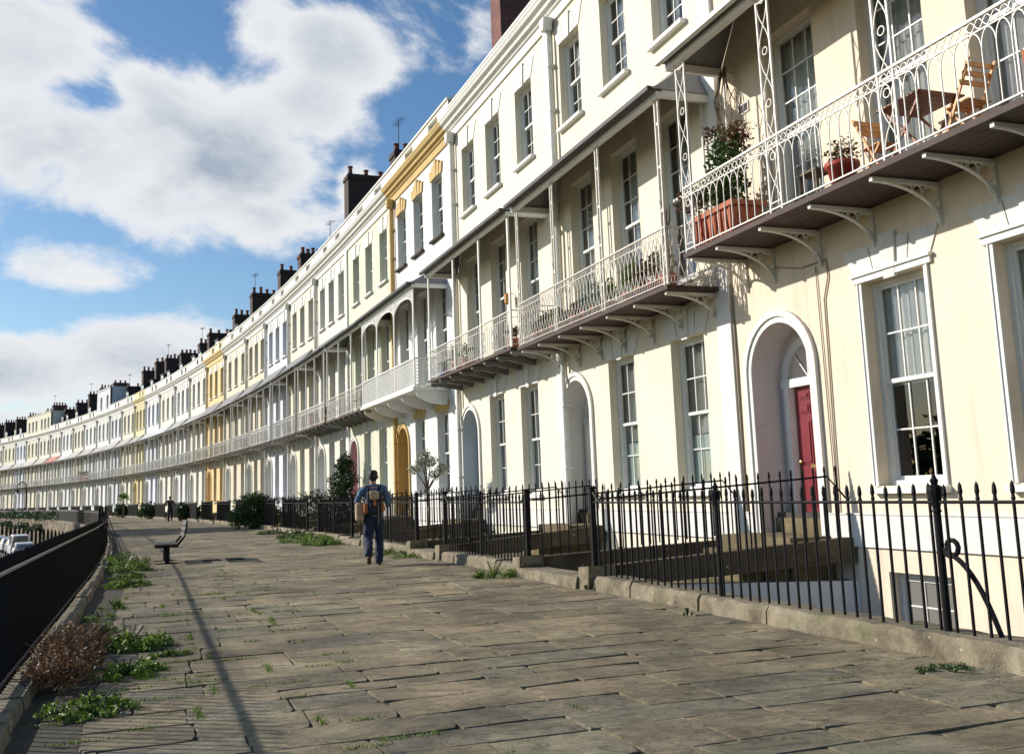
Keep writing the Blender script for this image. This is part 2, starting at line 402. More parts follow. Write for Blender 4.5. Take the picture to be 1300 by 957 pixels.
def window(root, u, z, w, h, detail=2, cols=3, rows=4, y=-.17, sillmat='trim', label=None, curtain=None, frame='trim', dsill=.12, nonet=False):
    """detail 2 near (clear glass, curtains), 1 mid, 0 far"""
    k = ('sash', w, h, cols, rows, detail > 0, frame)
    o = place('window', share(k, lambda: sash_mesh(w, h, cols, rows, detail > 0).mesh('window', M[frame])), root, (u, y, z))
    g = 'glass' if detail == 2 else 'dglass'
    place('pane', share(('pane', w, h, g), lambda: pane_mesh(w, h).mesh('pane', M[g])), o)
    place('sill', share(('sill', w, sillmat, dsill), lambda: sill_mesh(w, dsill).mesh('sill', M[sillmat])), o, (0, -y, -.004))
    if detail == 2 and curtain is None and not nonet: curtain = 'net'
    if curtain:
        b = MB(); hw = w/2-.05
        def drape(x0, x1, z0, z1, yy, mi=0):
            n = max(4, int((x1-x0)/.05)); pts = []
            for i in range(n+1):
                x = x0+(x1-x0)*i/n; pts.append((x, yy+.03*math.sin(i*1.9)+.015*math.sin(i*.7)))
            for i in range(n): b.face([(pts[i][0],pts[i][1],z0),(pts[i+1][0],pts[i+1][1],z0),(pts[i+1][0],pts[i+1][1],z1),(pts[i][0],pts[i][1],z1)][::-1], mi)
        if curtain == 'sides': drape(-hw,-hw+w*.3,.05,h,-.22); drape(hw-w*.3,hw,.05,h,-.22)
        elif curtain == 'top': drape(-hw,hw,h*.48,h,-.15)
        elif curtain == 'film':
            drape(-hw,hw,h*.37,h*.97,-.17,1); b.face([(-hw,-.13,.05),(hw,-.13,.05),(hw,-.13,h*.36),(-hw,-.13,h*.36)][::-1])
        elif curtain in ('full', 'net'): drape(-hw,hw,.05,h,-.17)
        elif curtain == 'blind':
            nb = 26
            for i in range(nb): zz = h*.12+(h*.86)*i/nb; b.box(-hw,hw,-.19,-.165,zz,zz+h*.86/nb*.72)
        b.build('curtain' if curtain not in ('blind','film') else 'blind', [M['blind'], M['net']] if curtain == 'film' else (M['net'] if curtain == 'net' else M['curtain']), o)
    return o

def lintel_mesh(w, style):
    """flat arch of splayed voussoirs with keystone, above an opening; origin bottom centre"""
    b = MB(); hw = w/2
    if style == 'flat':
        b.prism([(-hw-.02,0),(hw+.02,0),(hw+.26,.46),(-hw-.26,.46)], 'y', .002, .018)
        b.prism([(-.10,-.05),(.10,-.05),(.15,.54),(-.15,.54)], 'y', .002, .05)
        for x0,x1 in ((-.30,-.38),(.30,.38)): b.prism([(x0-.006,.02),(x0+.006,.02),(x1+.006,.44),(x1-.006,.44)], 'y', .015, .020, 1)
    elif style == 'stepped':
        n = 5; a = (w+.12)/n
        for i in range(n):
            c = -w/2-.06+a*(i+.5); k = abs(i-2); top = .56-.12*k; lean = (c/ (w/2))*.10
            pr = .05+.012*(2-k)
            b.prism([(c-a/2+.008,-.02),(c+a/2-.008,-.02),(c+a/2+lean-.008,top),(c-a/2+lean+.008,top)], 'y', .002, pr)
    return b
def lintel(root, u, z, w, style, mat):
    return place('lintel', share(('lint', w, style, mat), lambda: lintel_mesh(w, style).mesh('lintel', [M[mat], M['soot']])), root, (u, 0, z))

def bracket_mesh(kind, depth=.95, hgt=.52):
    b = MB()
    if kind == 'ornate':
        b.box(-.028,.028,.0,depth,-.05,0); b.box(-.022,.022,.0,.035,-hgt,-.05)
        arc = [(0, depth-.02-(depth-.05)*math.sin(PI/2*i/14), -hgt+.01+(hgt-.05)*math.cos(PI/2*i/14)) for i in range(15)]
        b.tube(arc, .022, 6)
        for (y, z, r) in ((.145,-.165,.108),(.335,-.118,.066),(.455,-.092,.04),(.085,-.34,.05)):
            b.tube([(0, y+r*math.cos(t*PI/7), z+r*math.sin(t*PI/7)) for t in range(14)], .011, 5, closed=True)
        b.tube([(0,.03,-.32),(0,.12,-.33),(0,.16,-.30)], .01, 5)
    elif kind == 'corbel':
        poly = [(0,0),(depth,0),(depth+.01,-.05),(depth-.06,-.10),(depth-.14,-.115),(depth-.24,-.09),(depth*.6,-.11),(depth*.45,-.16),(depth*.3,-.155),(0,-.21)]
        b.prism(poly, 'x', -.055, .055)
    elif kind == 'cove':
        poly = [(0,0),(depth,0),(depth,-.06)]+[(.05+(depth-.08)*math.cos(PI/2*i/8), -.08-(hgt-.1)*math.sin(PI/2*i/8)) for i in range(9)]+[(0,-hgt)]
        b.prism(poly, 'x', -.05, .05)
    else:
        b.box(-.03,.03,0,depth,-.06,0); b.box(-.025,.025,0,.05,-hgt,-.06)
        b.tube([(0,depth-.03-(depth-.07)*math.sin(PI/2*i/6),-hgt+.02+(hgt-.07)*math.cos(PI/2*i/6)) for i in range(7)], .028, 4)
    return b

# railing panels: drawn in (x, z) along +x from 0 to length, y = 0
def railing_panel(b, length, style, T, near):
    def tb(pts, r, n=5): b.tube([T(x, z) for x, z in pts], r, n)
    def bx(x0, x1, z0, z1, t=.012):
        p = [T(x0,z0,-t),T(x1,z0,-t),T(x1,z0,t),T(x0,z0,t),T(x0,z1,-t),T(x1,z1,-t),T(x1,z1,t),T(x0,z1,t)]
        b.hexa(p)
    H = 1.0
    if style == 'gothic':
        bx(0,length,1.0,1.03,.022); bx(0,length,.86,.876,.01); bx(0,length,.03,.05,.012)
        n = max(1, round(length/.19)); dx = length/n
        for i in range(n+1):
            x = i*dx
            tb([(x,.05),(x,.66)], .009, 5)
            b.lathe(*[T(x,.4)[0],T(x,.4)[1]], [(.004,T(x,.38)[2]),(.017,T(x,.4)[2]),(.004,T(x,.42)[2])], 6)
            for s in (-1,1):
                if 0 <= x+s*dx/2 <= length+.001:
                    tb([(x+s*dx/2*(1-math.cos(PI/2*k/5)), .66+.2*math.sin(PI/2*k/5)) for k in range(6)], .008, 4)
        m = max(1, round(length/.11)); dm = length/m
        for ph in (0, 1):
            pts = [(length*k/(m*6), .94+.052*math.sin(PI*k/6+PI*ph)) for k in range(m*6+1)]
            tb(pts, .007, 4)
    elif style == 'ovals':
        bx(0,length,1.0,1.025,.02); bx(0,length,.88,.894,.009); bx(0,length,.14,.154,.009); bx(0,length,.02,.036,.012)
        n = max(1, round(length/.15)); dx = length/n
        for i in range(n+1):
            x = i*dx
            for s in (-1,1):
                pts = [(min(length,max(0,x+s*.085*math.sin(PI*k/8))), .15+.73*k/8) for k in range(9)]
                tb(pts, .008, 4)
        m = max(1, round(length/.06)); dm = length/m
        for i in range(m+1):
            x = i*dm
            tb([(x,.03),(x,.145)], .006, 4); tb([(x,.89),(x,1.0)], .006, 4)
    elif style == 'lace':
        bx(0,length,1.0,1.05,.03); bx(0,length,.90,.915,.01); bx(0,length,.0,.06,.03)
        n = max(1, round(length/.13)); dx = length/n
        for i in range(n):
            x = i*dx
            for j in range(7):
                z = .1+.115*j; cx = x+dx/2; r = .052
                tb([(cx+r*math.cos(t*PI/4),z+.03+r*math.sin(t*PI/4)) for t in range(9)], .011, 4)
            tb([(x,.06),(x,.9)], .009, 4)
            tb([(x,.915),(x+dx/2,.99),(x+dx,.915)], .009, 4)
    elif style == 'cross':
        bx(0,length,.98,1.01,.02); bx(0,length,.80,.815,.01); bx(0,length,.05,.07,.012)
        n = max(1, round(length/.16)); dx = length/n
        for i in range(n+1):
            tb([(i*dx,.06),(i*dx,.99)], .009, 4)
        for i in range(n):
            if (i//3) % 2 == 0:
                tb([(i*dx,.07),(i*dx+dx/2,.25),(i*dx,.43),(i*dx+dx/2,.61),(i*dx,.80)], .007, 4); tb([(i*dx+dx,.07),(i*dx+dx/2,.25),(i*dx+dx,.43),(i*dx+dx/2,.61),(i*dx+dx,.80)], .007, 4)
    else: # plain bars
        bx(0,length,.97,1.01,.022); bx(0,length,.78,.80,.012); bx(0,length,.04,.065,.015)
        n = max(1, round(length/(.17 if near else .21))); dx = length/n
        for i in range(n+1): tb([(i*dx,.05),(i*dx,.98)], .012 if near else .016, 4)
        if near:
            for i in range(n): tb([(i*dx,.80),(i*dx+dx/2,.90),(i*dx+dx,.80)], .008, 4)

def column_mesh(kind, h):
    b = MB()
    if kind == 'lattice':
        for x in (-.13,.13): b.box(x-.014,x+.014,-.014,.014,0,h)
        z = .1
        while z < h-.3:
            zz = min(z+.62, h-.05); 
            for s in (-1,1):
                b.tube([(s*.115*math.cos(PI*k/6), 0, z+(zz-z)*k/6) for k in range(7)], .0085, 4)
            b.tube([(.055*math.cos(t*PI/5), 0, zz+.07+.055*math.sin(t*PI/5)) for t in range(10)], .0085, 4, closed=True)
            z = zz+.14
        for zz in (.14, .95, h-.1): b.box(-.13,.13,-.008,.008,zz,zz+.016)
    elif kind == 'pair':
        for x in (-.055,.055): b.box(x-.017,x+.017,-.017,.017,0,h)
        z = .5
        while z < h: b.box(-.04,.04,-.01,.01,z,z+.05); z += .75
    elif kind == 'flat':
        b.box(-.045,.045,-.02,.02,0,h)
    else:
        b.box(-.03,.03,-.03,.03,0,h)
    return b

def balcony(root, w, S, near, lod):
    """S: dict u0,u1,depth,floor,rail style, columns, bracket kind, eave z, wall z, roof material"""
    u0, u1, d, zf = S['u0'], S['u1'], S.get('d',1.05), S['floor']
    iron = M[S.get('iron','wiron')]
    b = MB(); ft = S.get('ft', .07)
    if S.get('boards', True):
        n = 6
        for i in range(n):
            y0 = 0.01+(d-.06)*i/n; b.box(u0,u1,y0,y0+(d-.06)/n-.008,zf-ft,zf-.006)
        b.box(u0-.01,u1+.01,d-.05,d-.004,zf-ft-.005,zf)
    else:
        b.box(u0,u1,.004,d,zf-ft,zf)
        if S.get('bracket') == 'cove': b.box(u0-.03,u1+.03,.002,d+.03,zf-ft-.06,zf-ft+.02)
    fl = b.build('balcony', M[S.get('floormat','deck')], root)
    # railing: front and returns
    b = MB(); yf = d-.06; rs = S['rail']; rz = S.get('railz', zf+.02); k = S.get('railh', 1.0)
    def Tf(x, z, y=0): return (u0+.03+x, yf+y, rz+z*k)
    railing_panel(b, u1-u0-.06, rs, Tf, lod > 0)
    for ue in (u0+.03, u1-.03):
        def Ts(x, z, y=0, ue=ue): return (ue+y, .03+x, rz+z*k)
        railing_panel(b, yf-.03, rs, Ts, lod > 0)
    b.build('railing', iron, fl)
    # brackets
    bk = S.get('bracket','plain'); bd = S.get('bd', d-.06)
    for u in S['brackets']:
        place('bracket', share(('br',bk,round(bd,2),S.get('bmat','')), lambda: bracket_mesh(bk, bd, S.get('bh',.52)).mesh('bracket', M[S['bmat']] if S.get('bmat') else iron)), fl, (u,0,zf-ft-.022))
    ze = S['eave']
    # columns
    if S.get('col'):
        ck = S['col']
        for u in S['cols']:
            place('column', share(('col',ck,round(ze-zf,2),S.get('iron','wiron')), lambda: column_mesh(ck, ze-zf+.02).mesh('column', iron)), fl, (u, yf, zf))
        if lod == 2 and ck in ('lattice','pair'):
            for u in (S['cols'][0], S['cols'][-1]):
                place('column', MS[('col',ck,round(ze-zf,2),S.get('iron','wiron'))], fl, (u, .07, zf), PI/2)
    # canopy
    zw = S.get('wallz', 8.95); ov = .16; cu0, cu1 = S.get('cu0', u0-.08), S.get('cu1', u1+.08)
    b = MB(); nseg = 6; hip = S.get('hip', .55); t = .035
    prof = []
    for i in range(nseg+1):
        s = i/nseg; y = (d+ov)*(1-s); z = ze+.13+(zw-ze-.13)*(s**S.get('curve',1.25)); prof.append((y, z, s))
    for i in range(nseg):
        y0,z0,s0 = prof[i]; y1,z1,s1 = prof[i+1]
        a0, b0 = cu0+hip*s0, cu1-hip*s0; a1, b1 = cu0+hip*s1, cu1-hip*s1
        b.face([(a0,y0,z0),(a1,y1,z1),(b1,y1,z1),(b0,y0,z0)], 0)
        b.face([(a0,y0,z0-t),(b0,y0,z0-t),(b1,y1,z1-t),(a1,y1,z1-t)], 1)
        # hipped ends
        b.face([(cu0,0.005,ze+.13),(a0,y0,z0),(a1,y1,z1)][::-1] if i == 0 else [(cu0,0.005,ze+.13),(a0,y0,z0),(a1,y1,z1)][::-1], 0)
        b.face([(cu1,0.005,ze+.13),(b0,y0,z0),(b1,y1,z1)], 0)
    b.box(cu0-.01,cu1+.01,d+ov-.06,d+ov+.03,ze+.085,ze+.16,2)      # gutter edge
    b.box(cu0+.02,cu1-.02,d-.10,d+.02,ze,ze+.095,3)                  # white beam
    for x in (cu0+.02, cu1-.10): b.box(x,x+.08,.005,d-.10,ze,ze+.13,3)
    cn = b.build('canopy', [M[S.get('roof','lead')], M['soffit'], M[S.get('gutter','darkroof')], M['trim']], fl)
    if S.get('arcade'):
        b = MB(); cols = S['cols']
        for a, c in zip(cols[:-1], cols[1:]):
            mid = (a+c)/2; hw = abs(c-a)/2-.05; zs = ze-.62; n = 14
            pts = [(mid+hw*math.cos(PI*i/n), zs+.42*math.sin(PI*i/n)**.75) for i in range(n+1)]
            for i in range(n):
                (x0,z0),(x1,z1) = pts[i], pts[i+1]
                b.hexa([(x0,yf-.02,z0),(x1,yf-.02,z1),(x1,yf+.02,z1),(x0,yf+.02,z0),(x0,yf-.02,z0+.05),(x1,yf-.02,z1+.05),(x1,yf+.02,z1+.05),(x0,yf+.02,z0+.05)])
            nn = max(3, int(2*hw/.12))
            for i in range(nn):
                x = mid-hw+2*hw*(i+.5)/nn; q = (x-mid)/hw; zc = zs+.42*(max(0,1-q*q))**.4
                b.box(x-.03,x+.03,yf-.012,yf+.012,zc+.03,ze)
            b.box(mid-hw-.05,mid+hw+.05,yf-.03,yf+.03,ze-.07,ze)
            b.box(mid-hw-.05,mid+hw+.05,yf-.02,yf+.02,ze-.16,ze-.13)
        b.build('arcade_frieze', M['trim'], fl)
    return fl
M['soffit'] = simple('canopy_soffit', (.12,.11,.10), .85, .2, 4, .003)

# ------------------------------------------------------------------ a house
def arch_pts(uc, zs, r, n=16, rz=None):
    rz = rz or r
    return [(uc+r*math.cos(PI*i/n), zs+rz*math.sin(PI*i/n)) for i in range(n+1)]

def facade(w, openings, z0, z1, depth=.24):
    """wall sheet at y=0 with openings (u0,u1,z0,z1,'rect'|'arch',depth)"""
    b = MB()
    us = sorted(set([0, w]+[o[0] for o in openings]+[o[1] for o in openings]))
    zs = sorted(set([z0, z1]+[o[2] for o in openings]+[o[3] for o in openings]))
    for i in range(len(us)-1):
        for j in range(len(zs)-1):
            cu = (us[i]+us[i+1])/2; cz = (zs[j]+zs[j+1])/2
            if any(o[0] < cu < o[1] and o[2] < cz < o[3] for o in openings): continue
            b.face([(us[i],0,zs[j]),(us[i],0,zs[j+1]),(us[i+1],0,zs[j+1]),(us[i+1],0,zs[j])])
    for o in openings:
        a, c, e, f, kind = o[:5]; dp = o[5] if len(o) > 5 else depth
        if kind == 'rect':
            b.face([(a,0,e),(a,-dp,e),(a,-dp,f),(a,0,f)]); b.face([(c,0,e),(c,0,f),(c,-dp,f),(c,-dp,e)])
            b.face([(a,0,f),(a,-dp,f),(c,-dp,f),(c,0,f)]); b.face([(a,0,e),(c,0,e),(c,-dp,e),(a,-dp,e)])
        else:
            r = (c-a)/2; uc = (a+c)/2; sp = f-r; pts = arch_pts(uc, sp, r)
            h = len(pts)//2
            for i in range(len(pts)-1):
                (x0,y0),(x1,y1) = pts[i], pts[i+1]; cor = (c,f) if i < h else (a,f)
                b.face([(cor[0],0,cor[1]),(x0,0,y0),(x1,0,y1)])
                b.face([(x0,0,y0),(x0,-dp,y0),(x1,-dp,y1),(x1,0,y1)], 1)
            b.face([(a,0,e),(a,-dp,e),(a,-dp,sp),(a,0,sp)], 1); b.face([(c,0,e),(c,0,sp),(c,-dp,sp),(c,-dp,e)], 1)
    return b

def archivolt(uc, zb, zs, r0, r1, mat, root, steps=2):
    b = MB(); n = 20
    for k in range(steps):
        ra = r0+(r1-r0)*k/steps+.0; rb = r1 if k == steps-1 else r0+(r1-r0)*(k+1)/steps; pr = .03+.03*k
        def ring(r): return [(uc+r, zb)]+[(uc+r*math.cos(PI*i/n), zs+r*math.sin(PI*i/n)) for i in range(n+1)]+[(uc-r, zb)]
        A, B = ring(ra), ring(rb)
        for i in range(len(A)-1):
            (ax,az),(bx,bz),(cx,cz),(dx,dz) = A[i], B[i], B[i+1], A[i+1]
            b.hexa([(ax,.002,az),(bx,.002,bz),(cx,.002,cz),(dx,.002,dz),(ax,pr,az),(bx,pr,bz),(cx,pr,cz),(dx,pr,dz)])
    return b.build('door_surround', M[mat], root)

def door_panelled(w, h):
    b = MB(); b.box(-w/2,w/2,-.05,0,0,h)
    for (x0,x1) in ((-w/2+.11,-.05),(.05,w/2-.11)):
        for (z0,z1) in ((.16,h*.34),(h*.40,h*.74),(h*.79,h*.87),(h*.90,h*.96)):
            b.prism([(x0,z0),(x1,z0),(x1,z1),(x0,z1)], 'y', 0, .012)
            b.prism([(x0+.035,z0+.03),(x1-.035,z0+.03),(x1-.035,z1-.03),(x0+.035,z1-.03)], 'y', .012, .028)
    return b

def entrance(root, uc, zt, zs, r, depth, doormat, recess, lod):
    """back wall of the arched recess: frame, fanlight, door leaf"""
    fr = MB(); n = 16; y = -depth
    dw = r*1.34; dh = zs-.10-zt
    fr.box(uc-r,uc-dw/2,y-.12,y,zt,zs-.10); fr.box(uc+dw/2,uc+r,y-.12,y,zt,zs-.10)
    fr.box(uc-r,uc+r,y-.12,y+.05,zs-.10,zs+.03)
    for x in (uc-dw/2-.13, uc+dw/2+.01): fr.box(x,x+.12,y,y+.06,zt,zs-.10)
    A = arch_pts(uc, zs+.03, r*.80, n); B = arch_pts(uc, zs+.03, r+.02, n)
    for i in range(n):
        (ax,az),(bx,bz),(cx,cz),(dx,dz) = A[i], B[i], B[i+1], A[i+1]
        fr.hexa([(ax,y-.06,az),(bx,y-.06,bz),(cx,y-.06,cz),(dx,y-.06,dz),(ax,y,az),(bx,y,bz),(cx,y,cz),(dx,y,dz)])
    for k in (-1,0,1):
        a = PI/2+k*PI/4.5; fr.tube([(uc,y-.03,zs+.03),(uc+r*.8*math.cos(a),y-.03,zs+.03+r*.8*math.sin(a))], .014, 4)
    f = fr.build('door_frame', M['trim'], root)
    g = MB(); pts = arch_pts(uc, zs+.03, r*.82, n); g.face([(x,y-.045,z) for x,z in pts]); g.build('fanlight', M['dglass'], f)
    d = place('door', share(('door', round(dw,2), round(dh,2), doormat), lambda: door_panelled(dw, dh).mesh('door', M[doormat])), root, (uc, y-.05, zt))
    if lod == 2:
        k = MB(); k.lathe(0,0,[(.0,0),(.028,.008),(.032,.03),(.02,.045),(.014,.06)], 10); kn = k.build('handle', M['brass'], d, (dw/2-.09,.065,dh*.42)); kn.rotation_euler = (R(90),0,0)
        lb = MB(); lb.box(-.13,.13,.0,.008,0,.055); lb.build('letterbox', M['brass'], d, (0,.005,dh*.37))
    else:
        k = MB(); k.box(-.02,.02,.0,.04,-.02,.02); k.build('handle', M['brass'], d, (dw/2-.09,.0,dh*.45))

M['brass'] = simple('brass', (.45,.33,.12), .35, .1, 10, 0, metal=1)
M['cables'] = simple('old_cable', (.30,.26,.19), .8, .2, 10, 0)
for nm, c in dict(reddoor=(.20,.022,.032), pinkdoor=(.50,.20,.22), whitedoor=(.66,.66,.64), greydoor=(.42,.45,.47), bluedoor=(.09,.14,.24), blackdoor=(.03,.03,.035), greendoor=(.06,.13,.08), mustarddoor=(.42,.25,.06), lilacdoor=(.52,.50,.58)).items():
    M[nm] = simple(nm, c, .35, .06, 4, .001)
for nm, c in dict(peach=(.80,.675,.52), cream=(.79,.72,.57), pale=(.78,.735,.60), mint=(.66,.67,.52), offwhite=(.74,.715,.62), beige=(.70,.63,.48), coolwhite=(.70,.72,.77),
                  sun=(.78,.58,.28), lemon=(.76,.66,.38), purewhite=(.75,.745,.72), ivory=(.73,.69,.55), greywhite=(.65,.66,.68), buttery=(.78,.68,.42)).items():
    M[nm] = stucco(nm+'_masonry_paint', c)
M['recess_a'] = stucco('recess_paint_mauve_white', (.66,.60,.58), .05, .1)
M['recess_b'] = stucco('recess_paint_white', (.74,.73,.70), .05, .08)
M['recess_c'] = stucco('recess_paint_grey_blue', (.50,.56,.60), .05, .08)

UW, UH = 1.16, 2.05   # upper windows
def house(i, st):
    x, y, hd, w = HOUSES[i]
    lod = 2 if i < 4 else (1 if i < 11 else 0)
    root = empty('terraced_house', (x, y, 0), R(hd))
    tag(root, st['label'], 'house', 'houses of the curved terrace')
    wall = st['wall']; trim = st.get('trim', 'white')
    k = w/7.5
    ups = st.get('ups', [1.12*k, 3.4*k, 5.6*k]); door_u = st.get('door', 6.0*k); gws = st.get('gws', [1.15*k, 3.6*k])
    fws = st.get('fws', [1.13*k, 3.3*k, 5.4*k])
    zt = st.get('zt', .6); zs, r = 3.03, .73
    op = []
    gz0, gz1 = 1.27, 3.97
    gw = 1.18
    for u in gws: op.append((u-gw/2, u+gw/2, gz0, gz1, 'rect', .26))
    for u in fws: op.append((u-gw/2, u+gw/2, 5.02 if lod == 2 else 4.9, 8.22, 'rect', .26))
    for u in ups: op.append((u-UW/2, u+UW/2, 9.68, 9.68+UH, 'rect', .26))
    dd = .50
    op.append((door_u-r, door_u+r, zt, zs+r, 'arch', dd))
    if lod == 2:
        for u in gws: op.append((u-.55, u+.55, -1.35, .18, 'rect', .22))
    body = facade(w, op, -2.4, 13.1)
    # sides, back, roof deck
    body.face([(0,0,-2.4),(0,-9,-2.4),(0,-9,13.1),(0,0,13.1)]); body.face([(w,0,-2.4),(w,0,13.1),(w,-9,13.1),(w,-9,-2.4)])
    body.face([(0,-9,-2.4),(w,-9,-2.4),(w,-9,13.1),(0,-9,13.1)])
    body.build('wall', [M[wall], M[st.get('recess','recess_b')]], root)
    if lod == 2:
        iw = MB()
        for zz in (1.0, 4.7, 9.4, -2.3): iw.box(.1,w-.1,-3.2,-.27,zz-.25,zz-.1)
        iw.box(.1,w-.1,-3.3,-3.2,-2.3,13.0)
        for uu in (.05, 2.3*k, 4.6*k, w-.1): iw.box(uu,uu+.05,-3.2,-.27 if uu < .1 or uu > w-.2 else -.3,-2.3,13.0)
        iw.build('interior_wall', M['soot'], root)
    # windows
    cur = st.get('cur', {})
    for j, u in enumerate(gws):
        window(root, u, gz0, gw, gz1-gz0, lod, 3, 4, curtain=cur.get(('g',j)), y=-.17)
        lintel(root, u, gz1+.0, gw+.08, st.get('lint','flat'), st.get('lintmat', trim))
    for j, u in enumerate(fws):
        z0 = 5.02 if lod == 2 else 4.9
        window(root, u, z0, gw, 8.22-z0, lod, 3, 6 if lod == 2 else 4, curtain=cur.get(('f',j)), y=-.17, dsill=.03)
    for j, u in enumerate(ups):
        window(root, u, 9.68, UW, UH, lod, 3, 4, curtain=cur.get(('u',j)), y=-.17, sillmat=st.get('sillmat','trim'), frame='trim')
        lintel(root, u, 9.68+UH, UW, st.get('lint','flat'), st.get('lintmat', trim))
    if lod == 2:
        for j, u in enumerate(gws): window(root, u, -1.35, 1.1, 1.53, 1, 3, 4, y=-.14, curtain=None)
    if st.get('surround'):
        for u in gws:
            b = MB(); a = gw/2
            for s in (-1,1):
                xo, xi = s*(a+.06), s*(a-.015)
                b.box(min(xo,xi),max(xo,xi),.002,.022,0,gz1-gz0+.1); b.box(min(xo,xo-s*.02),max(xo,xo-s*.02),.022,.038,0,gz1-gz0+.1)
            b.box(-a-.13,a+.13,.002,.045,gz1-gz0-.01,gz1-gz0+.075); b.box(-a-.15,a+.15,.002,.075,gz1-gz0+.075,gz1-gz0+.115)
            b.build('window_surround', M['trim'], root, (u,0,gz0))
    # entrance
    archivolt(door_u, st.get('archb', zt), zs, r, r+.19, st.get('archmat', trim), root, 2 if lod else 1)
    entrance(root, door_u, zt+.22 if lod else zt, zs-.12, r*.86, dd-.02, st.get('doorc','whitedoor'), None, lod)
    bb = MB(); y = -dd+.0
    # back wall of the recess above the frame, threshold step
    pts = arch_pts(door_u, zs-.09, r*.84, 16); out = arch_pts(door_u, zs, r+.01, 16)
    for q in range(16):
        bb.face([(pts[q][0],y,pts[q][1]),(out[q][0],y,out[q][1]),(out[q+1][0],y,out[q+1][1]),(pts[q+1][0],y,pts[q+1][1])])
    for s in (-1,1): bb.face([(door_u+s*r,y,zt),(door_u+s*r,y,zs),(door_u+s*r*.84,y,zs),(door_u+s*r*.84,y,zt)])
    bb.build('recess_back', M[st.get('recess','recess_b')], root)
    sb = MB(); sb.box(door_u-r+.004,door_u+r-.004,-dd,.0,zt-.02,zt); 
    if lod: sb.box(door_u-r+.006,door_u+r-.006,-dd,-dd*.45,zt,zt+.22)
    sb.build('threshold', M['step'], root)
    # plinth band, pilaster, cornice, parapet
    b = MB(); zb0, zb1 = .48, .90
    segs = [(0, door_u-r-.19)] + ([(door_u+r+.19, w)] if door_u+r+.19 < w-.45 else [])
    if lod:
        for a, c in segs: b.box(a+.003,c-.003,.002,.045,zb0,zb1); b.box(a+.003,c-.003,.002,.06,zb1,zb1+.02)
        b.build('plinth_band', M[st.get('plinth', 'white')], root)
    b = MB(); pw = .42
    b.box(w-pw,w-.004,.002,.07,-2.3,12.42)
    b.build('pilaster', M[st.get('pil', trim)], root)
    cm = M[st.get('cornmat', trim)]
    b = MB()
    prof = [(.002,12.42),(.05,12.42),(.05,12.66),(.09,12.68),(.12,12.74),(.20,12.78),(.22,12.86),(.31,12.92),(.34,13.0),(.36,13.03),(.36,13.09),(.002,13.12)]
    b.prism(prof, 'x', 0.001, w-.001); b.build('cornice', cm, root)
    b = MB()
    pz = st.get('parz', 13.52 if i < 3 else 13.85)
    if st.get('attic'):
        az = 16.2
        oo = [(u-.55, u+.55, 13.75, 15.35, 'rect', .2) for u in st['attic']]
        f = facade(w, oo, 13.1, az); f.box(0,w,-5,-.26,13.1,az-.02)
        f.box(-.03,w+.03,-5.05,.08,az,az+.14); f.build('attic_storey', M[st.get('atticmat', wall)], root)
        for u in st['attic']: window(root, u, 13.75, 1.1, 1.6, 0, 2, 4, y=-.12)
    else:
        # parapet with two sunk panels
        p0 = [(w*.16, w*.30), (w*.56, w*.70)] if lod else [(w*.22, w*.32), (w*.48, w*.58)]
        f = facade(w, [(a, c, 13.16, pz-.1, 'rect', .14) for a, c in p0], 13.08, pz)
        for v_ in range(len(f.v)): f.v[v_] = (f.v[v_][0], f.v[v_][1]+.02, f.v[v_][2])
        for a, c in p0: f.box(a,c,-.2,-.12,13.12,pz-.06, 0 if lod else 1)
        f.face([(0,-.3,13.08),(w,-.3,13.08),(w,-.3,pz),(0,-.3,pz)])
        f.box(-.001,w+.001,-.34,.07,pz,pz+.07)
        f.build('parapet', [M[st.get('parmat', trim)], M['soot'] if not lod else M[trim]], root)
    # roof
    if not st.get('attic'):
        b = MB(); ridge = 15.9
        for (ya,za,yb,zb) in ((-.5,13.05,-4.4,ridge),(-4.4,ridge,-8.9,13.0)):
            b.face([(0.02,ya,za),(w-.02,ya,za),(w-.02,yb,zb),(0.02,yb,zb)]); 
        for xx in (0.02, w-.02): b.face([(xx,-.5,13.05),(xx,-4.4,ridge),(xx,-8.9,13.0)])
        b.build('roof', M['slate'], root)
    else:
        b = MB(); b.box(.0,w,-9,-5.06,13.1,15.6); b.build('roof', M['slate'], root)
    for (u, dm) in st.get('dormers', []):
        b = MB(); dwid = .62
        b.box(u-dwid,u+dwid,-3.4,-1.25,13.2,15.15,0); b.box(u-dwid-.1,u+dwid+.1,-3.6,-1.12,15.15,15.27,1)
        dr = b.build('dormer', [M['darkcheek'], M['darkcheek'] if dm != 'white' else M['lead']], root)
        fb = MB(); fb.box(u-dwid+.02,u+dwid-.02,-1.25,-1.2,13.25,15.1); fb.build('dormer_front', M['trim'], dr)
        gb = MB()
        for s in (-1,1): gb.box(u+s*.28-.2,u+s*.28+.2,-1.2,-1.19,14.0,14.9)
        gb.build('pane', M['dglass'], dr)
    # chimney at the far party wall
    ch = st.get('chim', (2.2, 3.9, 16.2, 5))
